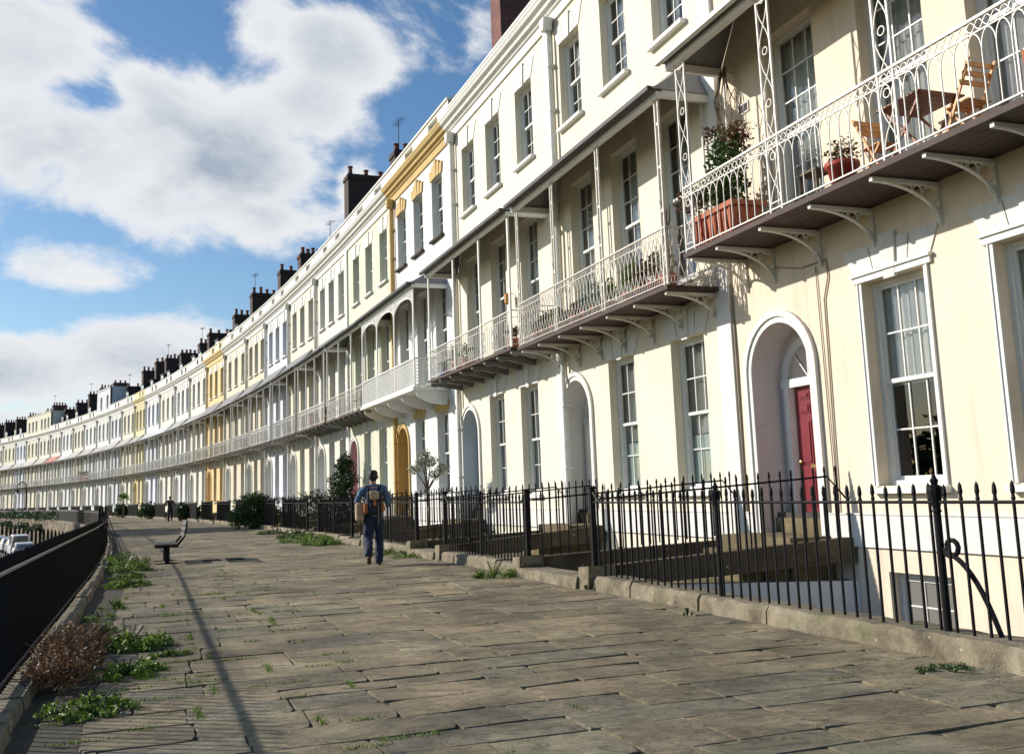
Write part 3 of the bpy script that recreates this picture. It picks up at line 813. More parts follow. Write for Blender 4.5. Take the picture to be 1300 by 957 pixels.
    if ch:
        y0, y1, ztop, np_ = ch; ztop += .25 if i < 5 else .75; y1 += .35 if i > 4 else 0
        bm = M['redbrick'] if st.get('redchim') else M['brick']
        b = MB(); b.box(w-.50,w+.42,-y1,-y0,12.0,ztop-.28); b.box(w-.56,w+.48,-y1-.06,-y0+.06,ztop-.28,ztop-.12); b.box(w-.52,w+.44,-y1-.02,-y0+.02,ztop-.12,ztop)
        c = b.build('chimney', bm, root)
        for q in range(np_):
            py = -y0-.22-(y1-y0-.44)*q/max(1,np_-1); hh = .36+.2*random.random()
            pb = MB(); pb.lathe(0,0,[(.12,0),(.15,.03),(.13,.06),(.11,hh-.1),(.15,hh-.07),(.15,hh-.02),(.10,hh)], 8)
            pb.build('chimney_pot', M['pot'], c, (w-.04+random.uniform(-.12,.12), py, ztop))
    if ch and i in (1, 4, 6, 9, 12, 14, 17, 20, 23):
        b = MB(); ax, ay, az = w-.1, -y0-.3, ztop; b.tube([(ax,ay,az-.6),(ax,ay,az+1.6)], .02, 4); b.tube([(ax-.6,ay,az+1.5),(ax+.6,ay,az+1.5)], .012, 4)
        for q in range(6): b.tube([(ax-.55+.2*q,ay-.22,az+1.5),(ax-.55+.2*q,ay+.22,az+1.5)], .009, 3)
        b.build('aerial', M['iron'], root)
    # down pipe with hopper
    if st.get('pipe', True):
        b = MB(); pu = st.get('pipe_u', w-.52)
        b.tube([(pu,.13,12.3),(pu,.13,9.1)], .055, 8); b.tube([(pu,.13,8.9),(pu,.13,-2.2)], .05, 8)
        for zz in (11.3, 10.2, 3.2, 1.8): b.box(pu-.075,pu+.075,.002,.19,zz,zz+.05)
        b.prism([(pu-.15,12.5),(pu+.15,12.5),(pu+.09,12.2),(pu-.09,12.2)], 'y', .07, .3)
        b.tube([(pu,.13,9.15),(pu,.13,8.9)], .054, 8)
        b.build('downpipe', M[st.get('pipemat','pipe')], root)
    S = dict(u0=.25, u1=w-.35, floor=4.65, eave=7.85, rail='plain', bracket='plain', col='rod', brackets=[.3+(w-.7)*q/5 for q in range(6)], iron='greyiron', railh=.92)
    S['cols'] = [S['u0']+.1+(S['u1']-S['u0']-.2)*q/3 for q in range(4)]
    S.update(roof=('canvas3' if i > 10 else 'greyroof'), wallz=(9.0 if i < 4 else 8.85+.3*((i*37)%7)/7)); S.update({k_: v_ for k_, v_ in st.get('balc', {}).items() if not (k_ == 'wallz' and i > 9) and not (k_ == 'roof' and v_ == 'greyroof' and i > 10)})
    if 'cols' not in st.get('balc', {}): S['cols'] = [S['u0']+.1+(S['u1']-S['u0']-.2)*q/3 for q in range(4)]
    balcony(root, w, S, lod == 2, lod)
    return root
M['darkcheek'] = simple('blue_black_cheek', (.035,.038,.055), .6, .2, 4, .002)

ST = [
 dict(label='peach cream house with a wine red door and wooden chairs on its balcony', wall='peach', doorc='reddoor', recess='recess_a', door=5.92, gws=[1.12,3.36], fws=[1.15,3.0,5.12], ups=[1.12,3.35,5.55], surround=True,
      pipe=False, cur={('g',1):'top',('g',0):'top',('f',1):None,('f',2):'full',('u',2):'sides'},
      balc=dict(u0=-.55,u1=6.72,floor=4.98,rail='gothic',railh=1.02,bracket='ornate',brackets=[-.45,.6,1.55,2.42,3.6,4.72,5.85,6.6],col='lattice',cols=[-.35,2.02,4.28,6.58],eave=8.1,iron='wiron',wallz=9.0,cu1=6.95,d=1.07,gutter='trim'),chim=None),
 dict(label='cream house whose balcony is crowded with potted plants, beside the peach one', wall='cream', doorc='greydoor', door=6.12, gws=[1.12,3.78], fws=[1.2,3.2,5.35], ups=[1.1,3.36,5.62], recess='recess_b',
      cur={('g',0):'film',('g',1):'film',('f',1):'sides',('f',0):'sides',('u',0):'sides',('u',2):'sides',('u',1):'sides'},
      balc=dict(u0=-.15,u1=6.92,floor=4.62,rail='ovals',railh=.95,bracket='ornate',brackets=[0.0,1.15,2.28,3.48,4.6,5.75,6.78],col='pair',cols=[-.06,2.36,4.68,6.82],eave=7.82,iron='wiron2',wallz=8.9),chim=(3.0,4.4,15.2,2)),
 dict(label='ivory white house with an orange wall lantern, near side of the mustard trimmed one', wall='pale', trim='white', doorc='greydoor', recess='recess_c', door=6.7, gws=[1.95,4.35], fws=[1.6,3.9,6.0], ups=[1.6,4.0,6.2],
      balc=dict(u0=.4,u1=7.42,floor=4.70,rail='cross',railh=.86,bracket='corbel',bmat='greyroof',brackets=[.5+.98*q for q in range(8)],col='flat',cols=[.46,2.63,4.86,7.36],eave=7.85,iron='wiron',wallz=8.95,roof='lead'),redchim=True,chim=(1.7,3.2,18.4,3),pipemat='pipe',cur={('g',0):'full',('g',1):'full',('f',0):'full',('u',0):'sides',('u',1):'sides'}),
 dict(label='white house with mustard yellow window heads, cornice and arched door', wall='purewhite', trim='white', doorc='mustarddoor', recess='yellow', archmat='yellow', lint='stepped', lintmat='yellow', cornmat='yellow', pil='yellow', pipemat='yellow', sillmat='darkstone', door=6.3, gws=[1.5,4.1], fws=[1.4,3.6,5.9], ups=[1.5,3.75,5.95],
      balc=dict(u0=.75,u1=8.0,d=1.15,floor=4.66,rail='lace',railh=.86,railz=4.68,bracket='cove',bmat='trim',bh=.5,brackets=[.85,2.6,4.4,6.2,7.9],boards=False,floormat='trim',ft=.05,col='flat',cols=[.85,3.2,5.6,7.9],arcade=True,eave=7.8,iron='trim',wallz=8.8,roof='lead'),chim=(2.6,3.6,16.6,3)),
 dict(label='pale green cream house with a pink door, just past the mustard trimmed one', wall='mint', doorc='pinkdoor', recess='pinkrecess', door=6.6, gws=[1.7,4.2], pipe=False,
      balc=dict(rail='cross',iron='wiron',bracket='corbel',bmat='greyroof',brackets=[.4+.95*q for q in range(8)],roof='lead'),chim=(2.3,3.6,17.2,3)),
 dict(label='white house with a grey arched door and tall conifer shrub before it', wall='offwhite', doorc='whitedoor', recess='recess_b', balc=dict(roof='greyroof',bracket='corbel',bmat='greyroof',brackets=[.4+.9*q for q in range(7)],iron='wiron'),chim=(1.7,3.5,17.6,3)),
 dict(label='cream house with dark slim ground floor windows, seventh along the terrace', wall='ivory', doorc='whitedoor', chim=(2.2,3.0,15.4,2), balc=dict(roof='greyroof')),
 dict(label='blue white house with lilac tinged upper windows between two cream ones', wall='coolwhite', doorc='lilacdoor', chim=(2.2,3.7,16.6,5), balc=dict(roof='greyroof',wallz=9.1,iron='wiron')),
 dict(label='beige house with steep grey canopy, nearer the blue white one', wall='beige', doorc='blackdoor', chim=(2.3,3.7,16.9,3), balc=dict(roof='greyroof',wallz=9.1)),
 dict(label='beige house beside the deep yellow one, under a broad chimney stack', wall='beige', doorc='whitedoor', chim=(2.0,4.7,16.8,6), balc=dict(roof='greyroof',wallz=9.1), dormers=[]),
 dict(label='deep yellow house with a flat yellow cornice, the brightest of the terrace', wall='sun', trim='sun', plinth='sun', lintmat='white', doorc='mustarddoor', recess='sun', chim=(2.2,3.7,16.4,4), balc=dict(roof='greyroof',wallz=9.1,iron='greyiron'), dormers=[(1.6,'d'),(4.6,'d')], parmat='buttery'),
 dict(label='white house with a narrow grey canopy, first beyond the deep yellow one', wall='offwhite', doorc='greydoor', chim=(1.6,3.2,16.0,3), balc=dict(roof='greyroof',wallz=9.1), dormers=[(2,'d')]),
 dict(label='white house with dark dormers, second beyond the deep yellow one', wall='purewhite', doorc='whitedoor', chim=(2.2,3.6,16.1,4), dormers=[(1.6,'d'),(4.6,'d')], balc=dict(roof='greyroof',wallz=9.1)),
 dict(label='white house with paired dark panels in its parapet, third beyond the deep yellow one', wall='offwhite', doorc='whitedoor', chim=(2,4.2,16.2,6), dormers=[(3.4,'d')], balc=dict(roof='canvas2',wallz=9.1)),
 dict(label='cool white house on the near side of the lemon yellow one', wall='coolwhite', doorc='bluedoor', chim=(2,4.4,16.6,7), dormers=[(1.8,'d'),(5,'d')], balc=dict(roof='canvas2',wallz=9.1)),
 dict(label='lemon yellow house, narrowest of the terrace', wall='lemon', trim='lemon', doorc='whitedoor', recess='lemon', chim=(2.2,4.0,17.0,4), dormers=[(3,'d')], balc=dict(iron='wiron',roof='greyroof')),
 dict(label='ivory house on the far side of the lemon yellow one', wall='ivory', doorc='whitedoor', chim=(2.3,4.4,16.8,5), dormers=[(2,'d')]),
 dict(label='cool grey white house between the ivory one and the two window attic', wall='greywhite', doorc='bluedoor', chim=(2,3.2,15.6,2), dormers=[(3,'d')]),
 dict(label='white house with a plain two window attic storey', wall='purewhite', doorc='blackdoor', attic=[1.6,5.2], atticmat='greywhite', chim=(2,3.4,16.9,3), balc=dict(roof='greyroof')),
 dict(label='white house with potted plants along its balcony, first past the white attic', wall='purewhite', doorc='whitedoor', chim=(2,3.8,17.0,5), dormers=[(2,'d'),(5,'d')], balc=dict(roof='greyroof',wallz=9.1)),
 dict(label='butter cream house, second past the white attic', wall='ivory', doorc='greendoor', chim=(2,4,16.8,5), dormers=[(2.5,'d')], balc=dict(roof='greyroof',wallz=9.1)),
 dict(label='white house with a pale curved canopy, third past the white attic', wall='purewhite', doorc='whitedoor', chim=(2,3.4,16.2,3), dormers=[(3.5,'d')], balc=dict(roof='canvas2',wallz=9.2)),
 dict(label='white house with a faded red canopy over its balcony', wall='offwhite', doorc='whitedoor', chim=(2,3.2,15.8,3), dormers=[(2,'d'),(5,'d')], balc=dict(roof='copperroof',wallz=9.1)),
 dict(label='near one of the two pale attic houses, slightly whiter', wall='offwhite', doorc='whitedoor', attic=[1.5,3.6,5.8], atticmat='ivory', chim=(2,3.8,17.1,5)),
 dict(label='far one of the two pale attic houses, yellower', wall='buttery', doorc='whitedoor', attic=[1.6,3.8,6.2], atticmat='ivory', chim=(3,4.6,16.9,4)),
 dict(label='cool white house just beyond the pale attic pair', wall='coolwhite', doorc='bluedoor', chim=(2,4.2,16.6,6), dormers=[(3,'d')], balc=dict(roof='greyroof',wallz=9.1)),
 dict(label='buttery house, second beyond the pale attic pair', wall='buttery', doorc='whitedoor', chim=(2,4.2,16.6,6), dormers=[(2,'d'),(5.5,'d')], balc=dict(roof='greyroof',wallz=9.1)),
 dict(label='ivory house with a bright white canopy at the far end', wall='ivory', doorc='whitedoor', chim=(2,4.2,16.6,6), dormers=[(3,'d')], balc=dict(roof='canvas2',wallz=9.2)),
 dict(label='last pale house of the terrace, cut by the picture edge', wall='offwhite', doorc='whitedoor', chim=(2,4.2,16.6,6), dormers=[(3,'d')]),
]
M['pinkrecess'] = stucco('recess_paint_pink', (.60,.36,.38), .05, .08)
M['buttery'] = stucco('butter_paint', (.73,.68,.52)); 
HROOT = [house(i, ST[i]) for i in range(len(HOUSES))]

# small fixed things on the near houses
def child_of(i, b, name, mats, loc=(0,0,0)): return b.build(name, mats, HROOT[i], loc)
b = MB(); b.tube([(4.62,.02,4.45),(4.6,.02,4.2),(4.72,.02,3.9),(4.78,.02,.6)], .012, 5); b.tube([(4.86,.02,4.4),(4.82,.02,.6)], .009, 5); b.tube([(5.9,.02,4.62),(5.2,.02,4.45),(4.62,.02,4.45)], .010, 5)
child_of(0, b, 'cable', M['cables'])
b = MB(); b.tube([(7.06,.02,4.6),(7.04,.03,3.4),(7.07,.02,.4)], .016, 5); child_of(0, b, 'cable', M['cables'])
b = MB(); b.tube([(-.02,.03,4.6),(-.04,.04,3.0),(-.01,.03,0)], .014, 5); child_of(1, b, 'cable', M['iron'])
b = MB(); b.box(-.14,.14,.002,.02,-.09,.09); 
for q in range(2): b.box(-.11+.13*q,-.02+.13*q,.02,.026,-.06,.06,1)
child_of(0, b, 'air_vent', [M['recess_a'], M['soot']], (6.35,0,7.35))
b = MB(); b.tube([(0,.02,0),(0,.16,.05),(0,.2,0)], .012, 5); b.lathe(0,.2,[(.02,.02),(.09,-.02),(.075,-.24),(.03,-.28)], 8)
child_of(2, b, 'wall_lantern', M['wood'], (2.75,.0,6.45))

# ------------------------------------------------------------------ terrace paving
random.seed(11)
b = MB(); s = SMIN
OFF0, OFF1 = 3.28, 9.32
def slab(b, s0, s1, o0, o1, g, z, near=True):
    # outline with worn, slightly wandering edges
    k = 4 if near else 1; ph = random.random()*50; am = .007 if near else .0
    cor = [(s0+g,o0+g),(s1-g,o0+g),(s1-g,o1-g),(s0+g,o1-g)]; cor = [(a+random.uniform(-.008,.008), c+random.uniform(-.008,.008)) for a, c in cor]
    ring = []
    for q in range(4):
        (a0,c0),(a1,c1) = cor[q], cor[(q+1)%4]
        for t in range(k):
            f_ = t/k; a = a0+(a1-a0)*f_; c = c0+(c1-c0)*f_
            if t: a += random.uniform(-am,am); c += random.uniform(-am,am)
            elif near and random.random() < .3: a += (.03 if a < (s0+s1)/2 else -.03); c += (.025 if c < (o0+o1)/2 else -.025)
            ring.append((a,c))
    tx, ty = random.uniform(-.004,.004), random.uniform(-.004,.004); ms, mo = (s0+s1)/2, (o0+o1)/2
    zz = lambda a, c: z+tx*(a-ms)/max(.2,(s1-s0))*2+ty*(c-mo)/max(.2,(o1-o0))*2
    n = len(b.v); m = len(ring)
    b.v.extend(terr(a+(ms-a)*.010, c+(mo-c)*.010, zz(a,c)) for a, c in ring)
    b.v.extend(terr(a, c, zz(a,c)-.003) for a, c in ring)
    b.v.extend(terr(a, c, z-.03) for a, c in ring)
    b.f.append(tuple(range(n+m-1, n-1, -1))); b.m.append(0)
    for lv in (0, 1):
        for q in range(m):
            r_ = (q+1) % m; b.f.append((n+lv*m+q, n+lv*m+r_, n+(lv+1)*m+r_, n+(lv+1)*m+q)); b.m.append(0)
while s < SMAX-1:
    far = s > 60
    ds = random.choice((.34,.40,.46,.52,.6,.72)) * (1.6 if far else 1)
    o = OFF0-random.uniform(0,.6); 
    while o < OFF1:
        w_ = random.choice((.42,.55,.68,.82,.98,1.2)) * (1.4 if far else 1)
        o0, o1 = max(o, OFF0), min(o+w_, OFF1)
        if o1-o0 > .08:
            if not far and random.random() < .12 and ds > .7 and w_ > 1:
                slab(b, s, s+ds/2, o0, o1, .008, .012+random.uniform(-.004,.004)); slab(b, s+ds/2, s+ds, o0, o1, .008, .012+random.uniform(-.004,.004))
            else: slab(b, s, s+ds, o0, o1, random.uniform(.003,.007), .014+random.uniform(-.0025,.0025), s < 40)
        o += w_
    s += ds
# one material orientation per slab comes from island random; slabs lie on a bed
pv = b.build('pavement', M['paving']); tag(pv, kind='structure')
def ribbon(o0, o1, z, s0=SMIN, s1=SMAX, step=2.0, b=None, m=0, sub=1):
    b = b or MB(); s = s0
    while s < s1-.01:
        e = min(s+step, s1)
        for k in range(sub):
            a = o0+(o1-o0)*k/sub; c = o0+(o1-o0)*(k+1)/sub
            b.face([terr(s,a,z),terr(s,c,z),terr(e,c,z),terr(e,a,z)][::-1], m)
        s = e
    return b
tag(ribbon(2.95, 9.95, 0.0).build('pavement_bed', M['joint']), kind='structure')
tag(ribbon(-.3, 2.96, -2.3).build('basement_area_ground', M['concrete']), kind='structure')
# faces of the terrace: lightwell wall
b = MB(); s = SMIN
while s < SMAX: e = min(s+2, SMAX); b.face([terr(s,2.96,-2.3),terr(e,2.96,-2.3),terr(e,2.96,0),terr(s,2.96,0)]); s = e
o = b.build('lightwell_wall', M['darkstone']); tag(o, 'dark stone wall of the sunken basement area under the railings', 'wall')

# ------------------------------------------------------------------ vault wall, road, far ground
b = MB(); s = -30
ARCHS = []
s = -16.0
while s < SMAX:
    # bay 3.6 m with an arched vault opening
    e = s+3.6
    def P(ss, zz, dpt=0): return terr(ss, 10.15-dpt, zz)
    n = 8; a0, a1 = s+.6, e-.6; zsn = -1.35; rz = .62; mid = (a0+a1)/2; r = (a1-a0)/2
    pts = [(mid+r*math.cos(PI*i/n), zsn+rz*math.sin(PI*i/n)) for i in range(n+1)][::-1]
    b.face([P(s,-3.1),P(a0,-3.1),P(a0,zsn),P(a0,-.02),P(s,-.02)]); b.face([P(a1,-3.1),P(e,-3.1),P(e,-.02),P(a1,-.02),P(a1,zsn)])
    for i in range(n):
        (x0,z0),(x1,z1) = pts[i], pts[i+1]
        b.face([P(x0,z0),P(x1,z1),P(x1,-.02),P(x0,-.02)]); b.face([P(x0,z0),P(x0,z0,.7),P(x1,z1,.7),P(x1,z1)], 1)
    b.face([P(a0,-3.1),P(a0,-3.1,.7),P(a0,zsn,.7),P(a0,zsn)], 1); b.face([P(a1,-3.1),P(a1,zsn),P(a1,zsn,.7),P(a1,-3.1,.7)], 1)
    b.face([P(a0,-3.1,.7),P(a1,-3.1,.7),P(a1,zsn,.7),P(a0,zsn,.7)], 1)
    for i in range(n):
        (x0,z0),(x1,z1) = pts[i], pts[i+1]; b.face([P(x0,zsn,.7),P(x1,zsn,.7),P(x1,z1,.7),P(x0,z0,.7)], 1)
    s = e
o = b.build('retaining_wall', [M['vault'], M['darkstone']]); tag(o, 'stone retaining wall with arched vaults below the raised terrace', 'wall')
b = MB()
ribbon(9.6, 10.16, .055, b=b, step=1.5); tmp = b
# left coping stones: real blocks
b = MB(); s = SMIN; random.seed(5)
while s < SMAX-1:
    l = random.uniform(.8,1.3) if s < 60 else 2.4; e = s+l-.012; z = .10+random.uniform(-.012,.012); o1_ = 9.74+random.uniform(-.02,.02)
    c = [terr(s,o1_,-.02),terr(e,o1_,-.02),terr(e,10.17,-.02),terr(s,10.17,-.02),terr(s,o1_+.025,z),terr(e,o1_+.02,z),terr(e,10.16,z),terr(s,10.16,z)]
    b.hexa([c[0],c[3],c[2],c[1],c[4],c[7],c[6],c[5]]); s += l
o = b.build('kerb_wall', M['kerb']); tag(o, 'low lichen marked stone coping under the long terrace edge railing', 'coping')

gb = MB(); gb.face([(-900,-300,-3.25),(900,-300,-3.25),(900,1500,-3.25),(-900,1500,-3.25)]); tag(gb.build('ground', M['grassland']), kind='structure')
tag(ribbon(12.0, 19.5, -3.1, s0=-30, s1=SMAX+0, step=3).build('road', M['asphalt']), kind='structure')
b = MB(); ribbon(10.1, 12.0, -2.98, s0=-30, b=b, step=3); ribbon(19.5, 21.3, -2.98, s0=-30, b=b, step=3)
s = -30
while s < SMAX:
    e = min(s+3, SMAX); b.face([terr(s,12.0,-3.1),terr(e,12.0,-3.1),terr(e,12.0,-2.98),terr(s,12.0,-2.98)]); b.face([terr(s,19.5,-3.1),terr(s,19.5,-2.98),terr(e,19.5,-2.98),terr(e,19.5,-3.1)]); s = e
tag(b.build('lower_pavement', M['concrete']), kind='structure')

# dark seam crossing the flags, iron covers
for (cx_, cy_), lb in (((-7.2,23.75),'iron cover plate in the flags, the one nearer the bench'), ((-6.72,23.95),'iron cover plate in the flags, the one farther from the bench')):
    c = MB(); c.box(-.2,.2,-.32,.32,0,.014); 
    for q in range(5): c.box(-.17,.17,-.29+.125*q,-.21+.125*q,.014,.018)
    o = c.build('cover_plate', M['iron'], None, (cx_,cy_,.016), head(16)-PI/2); tag(o, lb, 'cover', 'iron covers in the paving')

# ------------------------------------------------------------------ railings
def spear(b, x, y, z0, z1, r=.013, n=5, T=None):
    """bar with arrow tip"""
    p = [(r,z0),(r,z1-.14),(r*1.45,z1-.13),(r*1.05,z1-.118),(r*1.0,z1-.10),(r*1.5,z1-.075),(r*1.1,z1-.025),(.002,z1)]
    if n <= 4: p = [(r,z0),(r,z1-.10),(r*2.0,z1-.075),(.003,z1)]
    b.lathe(x, y, p, n)
def post(b, x, y, z0, z1, n=8):
    b.lathe(x, y, [(.032,z0),(.030,z1-.30),(.040,z1-.29),(.030,z1-.27),(.045,z1-.20),(.060,z1-.13),(.058,z1-.10),(.025,z1-.08),(.035,z1-.05),(.020,z1-.03),(.012,z1)], n)
def fence_run(b, P, Q, zb, zr, zt, gap, lod, skip=()):
    """bars only from P to Q (xy), zb/zr/zt may be pairs for slopes"""
    P = Vector(P[:2]); Q = Vector(Q[:2]); Ln = (Q-P).length; n = max(1, int(round(Ln/gap)))
    f = lambda v, t: v[0]*(1-t)+v[1]*t if isinstance(v, tuple) else v
    for i in range(n+1):
        t = i/n; c = P.lerp(Q, t)
        spear(b, c.x, c.y, f(zb,t), f(zt,t), .0135 if lod else .016, 6 if lod == 2 else (5 if lod else 4))
def rail(b, pts, r=.016, n=6): b.tube(pts, r, n)

RG = 'iron railings before the houses'
FO = 3.12
def house_railing(i, s0, s1, label, gate=None, lod=1, gap=.19):
    """front railing of one house from s0 to s1, with kerb"""
    c = terr((s0+s1)/2, FO); root = empty('iron_railing', c); 
    tag(root, label, 'railing', RG)
    org = Vector(c)
    b = MB(); n = max(1, int(round((s1-s0)/gap)))
    for k in range(n+1):
        p = terr(s0+(s1-s0)*k/n, FO); spear(b, p[0]-org.x, p[1]-org.y, .15, 1.33+random.uniform(-.012,.012), .0135 if lod else .021, 6 if lod == 2 else (5 if lod else 4))
    b.build('bars', M['iron'], root)
    b = MB(); pts = []
    m = max(2, int((s1-s0)/1.2))
    for k in range(m+1):
        p = terr(s0+(s1-s0)*k/m, FO); pts.append((p[0]-org.x,p[1]-org.y,1.18))
    if gate is not None:
        # swept up ends at the gate post
        for (se, s_in) in gate:
            q = []
            for t in range(7):
                a = t/6; ss = s_in+(se-s_in)*a; p = terr(ss, FO); q.append((p[0]-org.x,p[1]-org.y,1.18+.18*a*a))
            b.tube(q, .02, 6)
    b.tube(pts, .015, 6)
    b.build('rail', M['iron'], root)
    return root, org

# gate spans per house (s from the house start): gap between kerbs
GATE = {0:(6.15,8.7)}
GATES = []
for i, h in enumerate(HOUSES):
    u0 = SS[i]+ (6.15 if i == 0 else HOUSES[i][3]*.82); GATES.append((u0, u0+2.2))
GATES[0] = (6.12, 8.72); GATES[1] = (13.6, 15.9)
kb = []
start = -16.0
names = ['nearest iron railing, with an urn finial and scrolled stay', 'iron railing on stone kerb beyond the first gate opening', 'iron railing beside the walking man in blue',
 'iron railing in front of the pink door house', 'iron railing behind the tall clipped conifer', 'iron railing just beyond the conifer, over weeds', 'dark boarded railing behind the big round bush',
 'iron railing on the far side of the big round bush', 'iron railing two houses before the deep yellow one', 'iron railing next before the deep yellow house', 'iron railing in front of the deep yellow house']
def ordinal(n): return ['first','second','third','fourth','fifth','sixth','seventh','eighth','ninth','tenth','eleventh','twelfth','thirteenth','fourteenth','fifteenth','sixteenth','seventeenth','eighteenth'][n]
random.seed(3)
for i in range(len(HOUSES)):
    s0 = start if i == 0 else GATES[i-1][1]; s1 = GATES[i][0]
    lod = 2 if i < 3 else (1 if i < 9 else 0)
    lab = names[i] if i < len(names) else 'far iron railing, %s one beyond the deep yellow house' % ordinal(i-11)
    g = [(s1, s1-.35)] + ([(s0, s0+.35)] if i else [])
    if i == 0: s0 = -4.0
    root, org = house_railing(i, s0, s1, lab, g, lod, .166 if i < 10 else .19)
    # posts at both ends, and finial posts
    for se in ([s1] if i == 0 else [s0, s1]):
        p = terr(se, FO); b = MB(); b.box(-.035,.035,-.035,.035,.1,1.38); b.box(-.045,.045,-.045,.045,1.36,1.40); b.build('gate_post', M['iron'], root, (p[0]-org.x,p[1]-org.y,0), head(se))
    if i < 6:
        for se in ([-.42, 2.85] if i == 0 else [s0+(s1-s0)*.5]):
            p = terr(se, FO-.0); b = MB(); post(b, 0, 0, .12, 1.40, 10); 
            b.build('finial_post', M['iron'], root, (p[0]-org.x,p[1]-org.y,0))
    if i == 0:
        # scrolled stay behind the urn post
        for se in (-.42,):
            q = []
            for t in range(26):
                a = t/25
                if a < .5:
                    an = PI*2.3*(1-a/.5)+PI*.95; rr = .03+.06*(a/.5); q.append((.10+rr*math.cos(an), .84+rr*math.sin(an)))
                else:
                    bq = (a-.5)/.5; q.append((.035+bq*.50, .80-.15*bq-.70*bq**2.4))
            b = MB(); A = terr(se, FO); D = Vector(terr(se, FO-1))-Vector(A); E_ = Vector(terr(se-1, FO))-Vector(A); dirv = (D*.15+E_*1.0).normalized()
            b.tube([(dirv.x*a_, dirv.y*a_, z_) for a_, z_ in q], .02, 6)
            b.build('scrolled_stay', M['iron'], root, (A[0]-org.x,A[1]-org.y,0))
# kerb stones
random.seed(9)
for i in range(len(HOUSES)):
    s0 = start if i == 0 else GATES[i-1][1]; s1 = GATES[i][0]
    b = MB(); s = s0-.12
    while s < s1+.1:
        l = min(random.uniform(.9,1.7), s1+.12-s)
        if l < .15: break
        e = s+l-.01; z = .20+random.uniform(-.012,.012); oo = 3.30+random.uniform(-.02,.02)
        # rough block: subdivided top edge
        k = max(2, int(l/.09)) if i < 3 else 2
        for q in range(k):
            a = s+(e-s)*q/k; c = s+(e-s)*(q+1)/k
            za = z+.022*noise.noise(Vector((a*5,1.3,0))); zc = z+.022*noise.noise(Vector((c*5,1.3,0)))
            oa = oo+.03*noise.noise(Vector((a*4,7,0))); oc = oo+.03*noise.noise(Vector((c*4,7,0)))
            A0,A1,A2,A3 = terr(a,oa,-.03),terr(a,oa-.01,z-.05),terr(a,oa-.045,za),terr(a,2.93,za)
            C0,C1,C2,C3 = terr(c,oc,-.03),terr(c,oc-.01,z-.05),terr(c,oc-.045,zc),terr(c,2.93,zc)
            b.face([A0,A1,C1,C0]); b.face([A1,A2,C2,C1]); b.face([A2,A3,C3,C2]); b.face([A3,terr(a,2.93,-.4),terr(c,2.93,-.4),C3])
        for ss in (s, e):
            b.face([terr(ss,oo,-.03),terr(ss,oo-.01,z-.05),terr(ss,oo-.045,z),terr(ss,2.93,z),terr(ss,2.93,-.4)])
        s += l
    if i < 3:   # upstand blocks at the gate
        for se, sg in ((s1, 1),)+(((s0, -1),) if i else ()):
            a, c = sorted((se-.22*sg, se+.12*sg)); b.hexa([terr(a,3.34,-.03),terr(a,2.9,-.03),terr(c,2.9,-.03),terr(c,3.34,-.03),terr(a,3.32,.33),terr(a,2.92,.33),terr(c,2.92,.30),terr(c,3.32,.30)])
    lab = 'rough stone kerb carrying the ' + (names[i] if i < len(names) else 'far iron railing, %s one beyond the deep yellow house' % ordinal(i-11)).replace('iron railing','railing')
    o = b.build('stone_kerb', M['kerb']); tag(o, ' '.join(lab.split()[:16]), 'kerb', 'stone kerbs under the railings')

